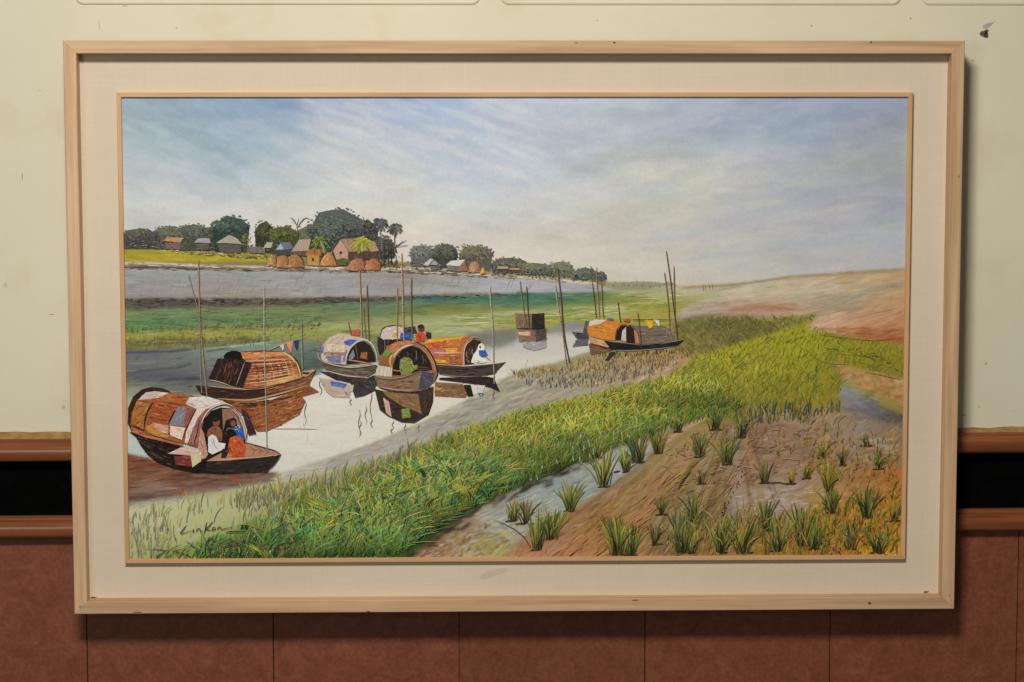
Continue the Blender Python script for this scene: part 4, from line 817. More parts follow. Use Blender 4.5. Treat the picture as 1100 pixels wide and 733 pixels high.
p.stroke(b((474, 620), (560, 582), (690, 518)), 2.2, (196, 152, 122)); p.stroke(b((480, 632), (640, 560)), .8, (50, 36, 32))
for q in (((90, 250), (200, 262)), ((84, 300), (165, 312)), ((225, 230), (345, 250)), ((215, 262), (335, 285)), ((250, 175), (420, 192)), ((300, 158), (450, 178)), ((100, 360), (300, 420), (410, 448)), ((330, 380), (410, 396)), ((180, 372), (300, 398)), ((340, 290), (440, 300)), ((480, 330), (520, 320)), ((465, 400), (510, 395)), ((460, 440), (505, 445))):
    p.stroke(b(*q), .8, rng.choice([(70, 40, 28), (52, 32, 28), (92, 50, 34)])); p.stroke([(x, y-.9) for x, y in b(*q)], .6, rng.choice([(214, 150, 96), (226, 176, 136), (196, 124, 70)]))
p.texture(b((120, 180), (300, 140), (440, 160), (420, 200), (200, 195)), 26, (3, 8), (.5, 1.0), .12, [(222, 172, 132), (206, 140, 92), (230, 206, 190)], .1)
p.texture(b((75, 300), (150, 380), (400, 440), (390, 465), (170, 425), (70, 370)), 26, (3, 9), (.5, 1.0), .25, [(60, 36, 28), (86, 50, 36), (204, 140, 100)], .1)
p.texture(b((100, 440), (320, 500), (330, 610), (200, 550)), 30, (4, 12), (.5, 1.0), .35, [(96, 60, 46), (120, 80, 62), (22, 18, 18), (70, 62, 70)], .12)
p.build('painted_boat', 'near boat with orange arched canopy and people seated in its mouth')
p = Paint(ZB2+1.45e-3)
p.patch(b((572, 376), (606, 350), (650, 358), (668, 400), (664, 452), (600, 446), (564, 415)), (136, 82, 56), 26, 1.2, (2, 5), (.5, 1), 22); p.disc(*b((628, 326))[0], 4.0, 4.8, (112, 66, 48)); p.disc(*b((620, 308))[0], 4.2, 2.8, (40, 28, 26)); p.dab(*b((640, 330))[0], 3, 1.2, 1.3, (146, 92, 68))
p.patch(b((574, 424), (600, 406), (626, 420), (642, 458), (688, 466), (680, 502), (600, 538), (574, 522)), (212, 212, 218), 18, 1.0, (2, 6), (.6, 1.2), 22); p.stroke(b((610, 430), (616, 480), (640, 500)), 1.0, (150, 150, 166))
p.build('painted_person', 'bare-chested figure in a white wrap sitting inside the near boat')
p = Paint(ZB2+1.45e-3)
p.patch(b((742, 362), (782, 344), (806, 380), (813, 445), (770, 424)), (42, 92, 176), 18, 1.0, (2, 4), (.6, 1.2), 26); p.texture(b((745, 345), (790, 345), (800, 390), (750, 380)), 8, (1.5, 3), (.6, 1), .6, [(206, 214, 226)])
p.patch(b((690, 380), (705, 362), (748, 364), (752, 402), (700, 402)), (96, 110, 84), 8, .5, (2, 4), (.5, 1), 20); p.disc(*b((736, 326))[0], 4.4, 4.9, (58, 40, 36)); p.disc(*b((738, 334))[0], 2.8, 3.2, (126, 80, 62))
p.build('painted_person', 'figure in a bright blue shirt inside the near boat')
p = Paint(ZB2+1.6e-3)
p.patch(b((716, 430), (760, 414), (800, 434), (822, 490), (816, 556), (740, 562), (698, 522)), (198, 84, 40), 50, 1.0, (2, 6), (.6, 1.2), 30); p.patch(b((668, 500), (716, 498), (692, 562), (658, 562)), (52, 38, 36), 6, .8); p.disc(*b((720, 396))[0], 5.2, 4.4, (26, 24, 28)); p.dab(*b((690, 400))[0], 4, 2, .9, (74, 54, 46)); p.stroke(b((690, 520), (710, 505)), 1, (170, 130, 110))
p.build('painted_person', 'figure in orange crouching at the near boat mouth')
# second boat
b = crop(210, 370, 350, 1100); p = Paint(ZB1)
p.patch(b((120, 440), (420, 485), (650, 465), (960, 345), (1045, 402), (900, 442), (930, 480), (880, 592), (700, 692), (600, 735), (520, 735), (440, 640), (300, 500)), (146, 86, 50), 170, -.25, (4, 12), (.6, 1.3), 26, .12)
wash(p, b((200, 470), (430, 500), (900, 420), (620, 500), (440, 540), (260, 500)), [(74, 44, 32), (100, 62, 44), (56, 36, 30)], 80, -.1)
for q in (((450, 545), (640, 520)), ((460, 590), (600, 560)), ((500, 540), (520, 640)), ((545, 530), (560, 620)), ((505, 660), (640, 610))): p.stroke(b(*q), .8, (198, 146, 84))
p.texture(b((650, 480), (920, 460), (870, 590), (680, 690)), 60, (4, 10), (.5, 1.2), -.3, [(176, 104, 50), (120, 64, 36), (198, 128, 66)], .2)
p.patch(b((0, 345), (110, 352), (300, 372), (480, 374), (600, 358), (760, 318), (900, 268), (1022, 210), (1002, 255), (960, 342), (880, 378), (700, 432), (560, 462), (420, 477), (250, 472), (110, 442), (46, 420)), (60, 41, 34), 100, -.02, (5, 14), (.6, 1.3), 18, .1)
p.patch(b((600, 378), (900, 292), (1002, 238), (962, 342), (700, 402), (600, 418)), (132, 82, 56), 40, -.3, (5, 12), (.6, 1.2), 26, .08)
p.stroke(b((190, 456), (420, 470), (600, 442), (850, 376), (960, 342)), 1.7, (196, 148, 88)); p.stroke(b((110, 352), (300, 370), (480, 380), (600, 364), (760, 324), (1015, 214)), 1.0, (206, 150, 92)); p.stroke(b((410, 384), (600, 370), (900, 282)), .9, (34, 26, 24))
p.patch(b((895, 225), (1020, 212), (940, 270), (900, 272)), (196, 146, 92), 6, -.3); p.patch(b((905, 232), (975, 236), (945, 256), (905, 250)), (62, 50, 48))
p.disc(*b((325, 105))[0], 11, 6.6, (16, 14, 14), 14)
p.patch(b((188, 120), (300, 121), (412, 135), (482, 160), (402, 364), (340, 352), (108, 297)), (46, 31, 27), 40, 1.1, (4, 12), (.7, 1.5), 14, .1)
wash(p, b((210, 125), (380, 135), (330, 340), (250, 320)), [(96, 54, 38), (120, 68, 46), (70, 42, 34)], 34, 1.85, (6, 14), (.7, 1.4))
p.stroke(b((418, 146), (380, 250), (345, 348)), .9, (156, 138, 122)); p.stroke(b((212, 205), (170, 300)), .7, (140, 122, 112)); p.stroke(b((480, 162), (440, 270), (404, 362)), .8, (120, 96, 80)); p.stroke(b((110, 300), (190, 312), (300, 350)), 1.0, (206, 150, 104))
p.patch(b((382, 66), (560, 57), (700, 60), (772, 76), (830, 120), (872, 180), (897, 262), (902, 282), (760, 322), (600, 356), (480, 372), (438, 370), (412, 360), (482, 160), (412, 130)), (170, 94, 54), 150, -.06, (4, 12), (.6, 1.4), 30, .1)
p.patch(b((388, 68), (740, 64), (795, 92), (400, 122)), (208, 136, 80), 24, 0, (6, 14), (.6, 1.3), 22, .06); p.stroke(b((422, 142), (620, 132), (820, 120)), 1.4, (216, 166, 136)); p.stroke(b((420, 156), (640, 148), (836, 134)), .9, (70, 42, 32))
p.patch(b((600, 312), (870, 242), (892, 280), (760, 318), (600, 352)), (206, 152, 88), 20, -.25, (5, 12), (.6, 1.2), 26, .06)
for q in (((470, 240), (640, 230), (860, 195)), ((460, 300), (640, 280), (885, 240)), ((480, 200), (850, 160)), ((640, 300), (880, 262))): p.stroke(b(*q), .9, rng.choice([(214, 160, 110), (92, 54, 38)])); p.stroke([(x, y+1.2) for x, y in b(*q)], .7, (84, 48, 36))
for q in (((640, 165), (690, 285)), ((660, 160), (712, 280)), ((700, 135), (745, 270)), ((480, 230), (500, 365)), ((455, 300), (450, 365)), ((500, 280), (505, 360)), ((590, 170), (595, 350)), ((790, 130), (830, 290)), ((830, 260), (850, 300))): p.stroke(b(*q), .8, rng.choice([(206, 150, 106), (96, 56, 40), (190, 124, 78)]))
p.texture(b((500, 160), (640, 155), (640, 300), (480, 300)), 30, (3, 8), (.6, 1.2), 0, [(120, 66, 46), (150, 84, 60), (196, 120, 76)]); p.stroke(b((740, 66), (812, 110), (862, 180), (892, 272)), 2.2, (218, 178, 90)); p.stroke(b((770, 66), (840, 116), (886, 190), (902, 262)), .8, (50, 36, 30)); p.stroke(b((380, 62), (560, 54), (740, 60)), .8, (60, 42, 36))
for i in range(9):
    u = 500+i*42; p.stroke(b((u, 150-i*3), (u+34, 250-i*3), (u+38, 345-i*9)), .9, rng.choice([(84, 46, 32), (214, 158, 104), (100, 58, 40)]))
for i in range(6): p.stroke(b((470-i*8, 170+i*32), (660, 160+i*28), (848+i*7, 140+i*22)), .9, rng.choice([(76, 42, 30), (220, 166, 112), (232, 184, 130)]))
p.texture(b((520, 180), (840, 150), (880, 240), (520, 320)), 40, (3, 8), (.6, 1.1), -.08, [(204, 138, 88), (120, 64, 42), (226, 178, 128), (150, 84, 54)], .1)
p.build('painted_boat', 'brown boat with wicker canopy and dark hinged panel, behind the near boat')
# small boat with patched grey canopy
b = crop(270, 320, 430, 1096); p = Paint(ZB1)
p.patch(b((498, 540), (560, 545), (850, 592), (925, 560), (925, 650), (800, 645), (620, 602)), (58, 52, 50), 50, .1, (4, 10), (.6, 1.2), 16); p.patch(b((498, 590), (610, 602), (725, 642), (725, 735), (600, 728), (550, 690)), (192, 168, 158), 26, .15, (4, 10), (.6, 1.3), 20); p.patch(b((580, 612), (704, 632), (692, 662), (590, 650)), (74, 102, 172), 14, .1, (3, 8), (.6, 1.2), 24); p.patch(b((730, 632), (920, 600), (912, 682), (830, 722), (764, 735)), (62, 56, 60), 26, .1, (4, 9), (.6, 1.2), 20); p.patch(b((725, 640), (755, 640), (745, 690), (722, 690)), (200, 180, 166)); p.texture(b((680, 690), (730, 690), (730, 720), (690, 720)), 6, (2, 4), (.6, 1.2), .2, [(70, 100, 176)])
p.stroke(b((510, 600), (500, 640), (520, 680), (505, 715)), .8, (80, 66, 62))
p.patch(b((520, 466), (600, 488), (700, 510), (922, 490), (926, 542), (860, 582), (720, 572), (600, 552), (548, 530)), (96, 86, 72), 50, .1, (5, 12), (.6, 1.3), 20, .1)
p.stroke(b((555, 536), (700, 573), (850, 584)), 1.1, (204, 166, 142)); p.stroke(b((518, 467), (620, 496), (720, 513), (922, 490)), 1.3, (204, 174, 150)); p.stroke(b((530, 480), (640, 508), (760, 520), (922, 500)), .9, (52, 44, 40))
p.patch(b((515, 452), (511, 400), (530, 340), (575, 290), (640, 262), (740, 274), (842, 300), (800, 312), (742, 342), (707, 400), (690, 492), (600, 482), (530, 466)), (196, 178, 164), 60, -.9, (4, 9), (.7, 1.5), 20, .3)
for q, c in ((((680, 322), (720, 304), (782, 310), (730, 352), (690, 346)), (62, 96, 172)), (((514, 372), (536, 350), (530, 402), (514, 412)), (84, 112, 182)), (((545, 430), (660, 424), (660, 482), (570, 472)), (118, 126, 164)), (((690, 400), (705, 380), (695, 470), (670, 470)), (112, 116, 146)), (((560, 340), (610, 330), (600, 385), (555, 385)), (214, 202, 176)), (((625, 345), (690, 350), (680, 400), (620, 395)), (216, 196, 172)), (((530, 398), (690, 402), (690, 425), (535, 422)), (162, 124, 102))): p.patch(b(*q), c, 12, -.4, (3, 7), (.6, 1.2), 22)
for q in (((600, 330), (590, 480)), ((650, 300), (640, 480)), ((530, 340), (700, 330))): p.stroke(b(*q), .6, (140, 110, 96))
p.patch(b((704, 484), (710, 430), (736, 374), (786, 330), (832, 321), (876, 350), (906, 410), (916, 468)), (40, 32, 30), 10, .8); p.patch(b((808, 402), (852, 400), (852, 452), (800, 442)), (172, 92, 48), 8, 1.4); p.patch(b((718, 430), (752, 378), (762, 430), (726, 466)), (124, 128, 138), 6, 1.2); p.stroke(b((768, 350), (785, 450)), 1.0, (196, 130, 84)); p.stroke(b((708, 456), (800, 470), (905, 490)), 1.6, (184, 116, 86)); p.stroke(b((740, 480), (850, 500)), 1.0, (90, 60, 50))
p.stroke(b((694, 492), (700, 430), (726, 370), (776, 325), (832, 307), (882, 335), (916, 400), (926, 472)), 2.0, (192, 186, 182)); p.stroke(b((704, 480), (712, 428), (738, 372), (786, 328), (832, 318)), .7, (70, 56, 52))
p.stroke(b((485, 292), (495, 320), (508, 372)), 1.4, (150, 120, 96)); p.stroke(b((490, 400), (495, 440), (520, 470)), 1.6, (168, 136, 104))
p.build('painted_boat', 'small boat with pale patched canopy and blue stripes')
# boat behind with red figure
b = crop(390, 320, 550, 1096); p = Paint(ZB1)
p.patch(b((108, 290), (165, 300), (170, 400), (120, 420), (105, 350)), (44, 38, 38), 12, 1.4); p.patch(b((135, 300), (350, 300), (350, 340), (140, 350)), (40, 34, 34)); p.patch(b((128, 292), (140, 240), (170, 216), (230, 208), (305, 214), (305, 302), (150, 306)), (202, 186, 182), 30, .2, (3, 8), (.6, 1.2), 22); p.patch(b((212, 292), (222, 258), (255, 250), (258, 292)), (222, 168, 48), 6, .4); p.patch(b((272, 306), (276, 258), (356, 262), (358, 308)), (52, 84, 164), 16, .5, (2, 5), (.6, 1.2), 26); p.patch(b((300, 218), (380, 210), (400, 262), (300, 258)), (62, 56, 62), 10, .2); p.stroke(b((125, 300), (138, 240), (168, 214), (230, 204), (300, 212)), 1.0, (46, 40, 42)); p.patch(b((462, 250), (502, 256), (502, 302), (468, 304)), (54, 48, 62), 6, .5); p.stroke(b((160, 310), (160, 390)), .8, (190, 180, 170)); p.stroke(b((185, 305), (183, 360)), .6, (180, 170, 160))
p.build('painted_boat', 'boat with a white and blue shelter, half hidden behind the others')
p = Paint(ZB1+3e-4); p.patch(b((384, 276), (420, 244), (462, 272), (452, 322), (400, 324)), (202, 70, 54), 26, .9, (2, 5), (.6, 1.2), 28); p.disc(*b((428, 222))[0], 3.8, 4.2, (116, 60, 48)); p.disc(*b((424, 212))[0], 3.4, 2.4, (60, 36, 34)); p.build('painted_person', 'figure in red standing behind the round-mouthed boat')
# boat with yellow canopy and white-robed figure
p = Paint(ZB1+2e-4)
p.patch(b((560, 588), (900, 578), (962, 588), (1008, 692), (940, 662), (800, 632), (560, 602)), (46, 39, 37), 30, .1); p.patch(b((528, 620), (730, 632), (772, 702), (752, 735), (528, 722)), (132, 98, 66), 36, .1, (4, 9), (.6, 1.2), 22); p.texture(b((528, 655), (610, 660), (600, 700), (530, 700)), 14, (3, 7), (.7, 1.3), .1, [(214, 172, 44), (196, 150, 40)]); p.patch(b((738, 640), (792, 640), (812, 722), (770, 725)), (42, 36, 36), 8, 1); p.texture(b((840, 690), (890, 690), (880, 735), (845, 735)), 6, (3, 6), (.8, 1.4), -.3, [(62, 100, 186)]); p.patch(b((830, 640), (900, 645), (880, 700), (850, 700)), (206, 204, 200), 6, .3)
p.patch(b((540, 490), (750, 504), (950, 480), (1052, 470), (962, 562), (800, 582), (640, 576), (560, 562)), (70, 56, 52), 50, -.02, (5, 13), (.6, 1.3), 16, .08); p.stroke(b((560, 560), (700, 578), (850, 576)), .9, (150, 120, 100)); p.stroke(b((540, 490), (740, 503)), 1.4, (206, 176, 60)); p.stroke(b((730, 503), (960, 481), (1048, 470)), 1.4, (210, 202, 190)); p.stroke(b((600, 520), (800, 525), (980, 495)), .8, (40, 34, 34))
p.patch(b((444, 342), (460, 310), (560, 295), (700, 284), (785, 284), (742, 330), (726, 400), (732, 492), (640, 486), (540, 482), (500, 430), (468, 372)), (192, 108, 60), 60, .05, (4, 9), (.6, 1.3), 26, .12)
for q, c in ((((448, 334), (480, 304), (745, 283), (722, 302), (600, 316), (470, 342)), (216, 168, 42)), (((468, 334), (562, 320), (542, 352), (480, 362)), (208, 84, 50)), (((500, 372), (602, 372), (602, 432), (510, 422)), (188, 114, 100)), (((602, 372), (692, 370), (692, 402), (612, 402)), (216, 164, 42)), (((620, 310), (720, 302), (715, 350), (610, 355)), (204, 118, 60)), (((530, 452), (610, 458), (610, 478), (545, 476)), (218, 176, 46)), (((630, 430), (720, 430), (720, 485), (640, 482)), (168, 96, 60))): p.patch(b(*q), c, 12, .05, (3, 7), (.6, 1.1), 24)
p.stroke(b((604, 312), (586, 362)), .9, (50, 36, 32)); p.stroke(b((520, 402), (620, 406), (722, 400)), 1.1, (218, 186, 168)); p.stroke(b((510, 352), (560, 366)), .9, (44, 32, 30)); p.stroke(b((540, 484), (730, 492)), .9, (40, 32, 30))
for x in (640, 680, 600): p.stroke(b((x, 400), (x+4, 480)), .6, (70, 46, 40))
p.patch(b((744, 492), (744, 400), (766, 338), (812, 304), (862, 318), (892, 360), (862, 440), (830, 484)), (62, 47, 42), 14, 1.2); p.stroke(b((736, 494), (730, 400), (750, 340), (790, 298), (832, 287), (876, 312)), 2.2, (176, 126, 98)); p.stroke(b((745, 490), (742, 400), (762, 340), (806, 304)), .8, (222, 190, 164)); p.texture(b((755, 400), (800, 340), (810, 440), (765, 480)), 12, (3, 6), (.6, 1.2), 1.3, [(190, 150, 120), (120, 90, 76)])
p.build('painted_boat', 'boat with yellow and orange plank canopy')
p = Paint(ZB1+9.5e-4)
p.patch(b((794, 474), (810, 420), (838, 382), (850, 345), (872, 332), (894, 352), (890, 440), (912, 472), (830, 487)), (222, 222, 218), 24, 1.1, (3, 7), (.6, 1.2), 22); p.patch(b((850, 386), (900, 384), (917, 420), (880, 442), (855, 426)), (52, 98, 180), 12, .8, (2, 4), (.6, 1), 24); p.stroke(b((900, 430), (940, 462)), 1.4, (150, 96, 76)); p.dab(*b((862, 362))[0], 3.6, 2.2, 1.4, (120, 84, 72)); p.texture(b((810, 460), (870, 455), (880, 480), (820, 482)), 8, (2, 4), (.6, 1), 0, [(120, 150, 100)])
p.build('painted_person', 'white-robed figure with blue cloth sitting on the boat prow')
# round-mouthed boat in front
b = crop(400, 355, 475, 550); p = Paint(ZB2)
p.patch(b((18, 460), (100, 480), (330, 490), (482, 440), (478, 560), (442, 662), (330, 728), (230, 722), (120, 672), (58, 622)), (60, 43, 36), 90, .2, (3, 9), (.6, 1.2), 18); p.patch(b((80, 482), (362, 502), (387, 654), (230, 592), (120, 522)), (136, 102, 68), 40, .5, (4, 9), (.6, 1.2), 20, .1); p.patch(b((228, 622), (292, 608), (302, 682), (236, 694)), (122, 142, 62), 16, .4, (2, 5), (.6, 1.1), 26); p.patch(b((84, 528), (132, 560), (152, 682), (110, 652)), (194, 158, 148), 12, 1.3, (3, 7), (.5, 1), 26); p.texture(b((400, 480), (475, 460), (470, 560), (400, 680)), 30, (3, 7), (.6, 1.2), 1.3, [(74, 52, 44), (48, 36, 34), (92, 66, 54)])
p.patch(b((18, 352), (40, 290), (75, 190), (120, 125), (190, 87), (270, 76), (350, 88), (422, 138), (474, 210), (504, 290), (514, 342), (490, 402), (300, 380), (100, 380)), (150, 98, 70), 40, .9)
p.patch(b((100, 172), (140, 116), (190, 88), (270, 77), (345, 87), (300, 110), (220, 120), (160, 170)), (196, 122, 72), 22, -.4, (3, 8), (.6, 1.2), 22); p.patch(b((46, 272), (158, 290), (152, 364), (22, 352)), (206, 194, 184), 14, 1.4, (3, 7), (.6, 1.2), 18); p.patch(b((82, 194), (118, 143), (152, 165), (122, 208)), (112, 152, 62), 12, .8, (2, 5), (.6, 1.1), 22)
for x in (60, 90, 118, 140): p.stroke(b((x+6, 275), (x-4, 355)), .7, (150, 70, 60))
p.stroke(b((150, 292), (138, 232), (168, 172), (214, 130)), 2.0, (212, 170, 44)); p.stroke(b((166, 214), (200, 160), (260, 124), (324, 112)), 2.2, (204, 194, 178))
for q in (((50, 245), (160, 265)), ((40, 272), (158, 292)), ((45, 258), (155, 280)), ((120, 210), (160, 180), (230, 125))): p.stroke(b(*q), .8, (50, 38, 34))
p.patch(b((158, 352), (164, 270), (190, 200), (240, 148), (310, 118), (372, 140), (424, 190), (458, 250), (474, 312), (392, 324), (230, 352)), (31, 25, 25), 14, .9); p.texture(b((190, 200), (310, 130), (420, 200), (440, 280), (350, 260)), 26, (2, 6), (.5, 1), 1.2, [(90, 62, 50), (60, 44, 40), (124, 70, 54)])
p.stroke(b((160, 310), (200, 318), (240, 315)), 1.3, (196, 116, 74)); p.stroke(b((330, 284), (440, 292)), 1.5, (196, 116, 76)); p.stroke(b((345, 305), (450, 305)), .9, (150, 110, 90)); p.stroke(b((345, 160), (350, 230)), .8, (190, 176, 160)); p.stroke(b((395, 190), (405, 260)), 1.0, (170, 110, 84))
p.stroke(b((350, 112), (422, 170), (468, 250), (484, 312)), 1.3, (178, 128, 88)); p.stroke(b((372, 104), (440, 165), (486, 256), (498, 318)), .8, (204, 168, 130)); p.stroke(b((340, 86), (420, 134), (474, 208), (506, 290), (514, 345), (490, 402)), 1.6, (34, 28, 28)); p.stroke(b((120, 122), (190, 84), (270, 73), (340, 84)), .8, (60, 44, 38))
p.patch(b((10, 354), (100, 386), (230, 382), (390, 318), (492, 336), (482, 402), (432, 462), (330, 482), (200, 477), (100, 467), (48, 442)), (128, 94, 74), 70, -.05, (4, 10), (.6, 1.3), 22, .1); p.patch(b((388, 320), (492, 338), (474, 410), (422, 462), (358, 468)), (78, 78, 92), 24, 1.1, (3, 8), (.6, 1.2), 18); p.stroke(b((10, 355), (60, 376), (140, 387), (250, 372), (390, 318)), 2.2, (92, 74, 64)); p.stroke(b((12, 350), (60, 368), (140, 378), (250, 362), (388, 314)), .8, (176, 150, 132)); p.stroke(b((60, 442), (200, 468), (350, 466)), .9, (206, 160, 130)); p.stroke(b((388, 320), (362, 466)), .8, (150, 120, 104)); p.stroke(b((50, 446), (180, 482), (330, 488), (440, 462)), 1.0, (44, 36, 40))
p.build('painted_boat', 'round-mouthed boat seen bow on, with striped canopy')
p = Paint(ZB2+1.2e-3); p.patch(b((213, 292), (219, 230), (250, 209), (292, 214), (317, 240), (322, 276), (357, 268), (352, 302), (320, 322), (290, 347), (228, 352)), (122, 132, 62), 40, .9, (2, 5), (.6, 1.3), 30); p.texture(b((225, 225), (290, 215), (290, 260), (230, 280)), 12, (2, 5), (.7, 1.2), .8, [(160, 170, 92)]); p.build('painted_person', 'crouching figure wrapped in green in the round boat mouth')
# raft hut
b = crop(540, 320, 620, 733); p = Paint(ZB1)
p.patch(b((150, 308), (430, 300), (430, 420), (330, 458), (160, 432)), (134, 104, 90), 40, .05, (3, 8), (.5, 1.1), 22); p.patch(b((200, 440), (430, 425), (430, 490), (310, 520), (210, 490)), (168, 160, 164), 20, .05, (4, 9), (.6, 1.2), 16); p.patch(b((150, 335), (270, 332), (270, 372), (160, 368)), (216, 168, 144), 8, .05); p.patch(b((320, 310), (425, 305), (425, 400), (330, 440)), (78, 66, 62), 12, .05); p.patch(b((122, 150), (290, 152), (290, 302), (140, 302)), (128, 106, 88), 40, 1.4, (3, 8), (.6, 1.2), 20); p.patch(b((285, 150), (408, 148), (415, 300), (288, 302)), (48, 43, 38), 20, 1.4, (3, 8), (.6, 1.2), 14); p.stroke(b((120, 150), (260, 154), (408, 148)), .9, (186, 160, 120)); p.stroke(b((122, 150), (138, 302)), .9, (60, 52, 48)); p.stroke(b((140, 302), (280, 306), (420, 302)), 1.1, (28, 26, 26)); p.stroke(b((285, 460), (262, 510)), .6, (90, 80, 80)); p.stroke(b((245, 605), (220, 680)), .5, (90, 86, 84))
p.build('painted_raft', 'dark boxy raft shelter on the far water')
# right-hand boats
b = crop(606, 330, 746, 1100); p = Paint(ZB1)
p.patch(b((108, 270), (202, 268), (202, 322), (68, 337)), (98, 95, 104), 16, .05); p.patch(b((205, 310), (400, 352), (385, 372), (225, 404)), (120, 84, 66), 24, .1, (3, 8), (.5, 1.1), 24); p.patch(b((64, 210), (160, 216), (205, 226), (208, 266), (108, 266)), (76, 73, 82), 16, .1); p.stroke(b((58, 202), (155, 200)), 1.3, (196, 178, 166)); p.patch(b((160, 200), (178, 122), (216, 114), (196, 170), (202, 242), (160, 232)), (86, 81, 97), 14, 1.3)
p.patch(b((208, 250), (342, 280), (402, 348), (350, 344), (220, 304)), (194, 154, 106), 22, .3, (4, 9), (.6, 1.1), 22, .1); p.stroke(b((215, 304), (350, 342), (402, 350)), 1.6, (80, 54, 46)); p.stroke(b((205, 240), (330, 276)), .9, (70, 56, 60)); p.stroke(b((215, 270), (380, 320)), .7, (110, 80, 60))
p.patch(b((200, 222), (194, 170), (214, 120), (260, 104), (380, 109), (470, 129), (532, 146), (482, 156), (446, 200), (430, 282), (330, 272), (210, 242)), (214, 128, 50), 40, .1, (3, 8), (.6, 1.2), 24); p.patch(b((212, 122), (260, 104), (350, 111), (300, 142), (208, 162)), (212, 202, 194), 12, -.2)
for q in (((200, 180), (440, 205)), ((200, 205), (436, 240)), ((260, 140), (460, 170)), ((250, 150), (240, 250)), ((300, 140), (290, 262)), ((350, 120), (340, 270)), ((400, 125), (385, 275))): p.stroke(b(*q), .7, rng.choice([(238, 186, 90), (230, 160, 60)]))
p.patch(b((434, 277), (445, 200), (480, 156), (532, 150), (500, 182), (482, 277)), (42, 31, 29)); p.stroke(b((428, 282), (442, 200), (478, 152), (530, 140)), .9, (70, 48, 40))
p.build('painted_boat', 'orange-canopied boat on the far right of the water')
p = Paint(ZB1+6e-4)
p.patch(b((345, 445), (400, 374), (435, 380), (372, 452)), (60, 54, 54)); p.patch(b((560, 154), (640, 158), (760, 157), (850, 160), (902, 190), (928, 242), (922, 287), (820, 307), (640, 317), (602, 252), (580, 192)), (126, 106, 92), 60, 0, (5, 12), (.5, 1.1), 20, .08); p.texture(b((850, 170), (915, 210), (920, 285), (870, 290)), 20, (3, 8), (.5, 1), 1.3, [(96, 90, 90), (80, 72, 70), (140, 130, 124)]); p.patch(b((480, 277), (490, 200), (522, 164), (522, 292)), (194, 192, 184), 6, 1.4); p.patch(b((520, 166), (560, 160), (592, 190), (602, 312), (525, 302)), (46, 33, 31)); p.patch(b((588, 190), (622, 220), (634, 304), (600, 308)), (194, 124, 100), 6, 1.4); p.stroke(b((520, 164), (560, 152), (600, 186), (630, 250), (640, 312)), 1.0, (110, 84, 74)); p.stroke(b((600, 200), (900, 195)), .7, (160, 140, 124)); p.stroke(b((630, 240), (920, 240)), .7, (92, 76, 68))
p.patch(b((333, 280), (420, 296), (600, 316), (820, 306), (920, 290), (1014, 274), (950, 327), (800, 348), (560, 364), (400, 360)), (38, 35, 39), 30, -.03, (5, 12), (.6, 1.2), 12, .08); p.stroke(b((420, 292), (600, 312), (760, 312)), 1.0, (150, 110, 92)); p.stroke(b((400, 362), (560, 366), (800, 350), (950, 328)), .8, (150, 142, 140)); p.stroke(b((820, 306), (920, 290), (1010, 274)), .7, (160, 140, 120))
p.build('painted_boat', 'long dark boat with brown canopy on the far right of the water')
# washing lines and the cloths on them
def one(name, fn, label=None):
    p = Paint(ZP-2e-4); fn(p); p.build(name, label)
one('washing_line', lambda p: p.stroke(b((560, 103), (700, 106), (930, 105)), .9, (40, 40, 34))); one('washing_line', lambda p: p.stroke(b((212, 55), (345, 75)), .8, (44, 42, 38)))
for q, c in ((((358, 88), (420, 98), (408, 112), (364, 102)), (58, 100, 180)), (((488, 104), (556, 98), (552, 124), (520, 118)), (196, 60, 54)), (((678, 104), (752, 104), (752, 160), (722, 182), (694, 150)), (220, 178, 44)), (((754, 104), (802, 104), (804, 164), (780, 140)), (214, 210, 196))):
    one('hung_cloth', lambda p: p.patch(b(*q), c, 6, 1.4, (2, 5), (.5, 1)))
b = crop(270, 320, 430, 1096)
one('washing_line', lambda p: p.stroke(b((120, 385), (230, 340), (420, 280)), .9, (190, 170, 110))); one('washing_line', lambda p: p.stroke(b((660, 236), (790, 242), (915, 236)), .9, (130, 116, 90)))
for q, c in ((((210, 350), (246, 340), (235, 392)), (224, 190, 178)), (((255, 330), (310, 316), (296, 402), (285, 400)), (222, 128, 112)), (((314, 312), (350, 304), (342, 386), (322, 360)), (48, 54, 104)), (((738, 234), (796, 230), (794, 276), (742, 276)), (204, 88, 62))):
    one('hung_cloth', lambda p: p.patch(b(*q), c, 6, 1.4, (2, 5), (.5, 1)))
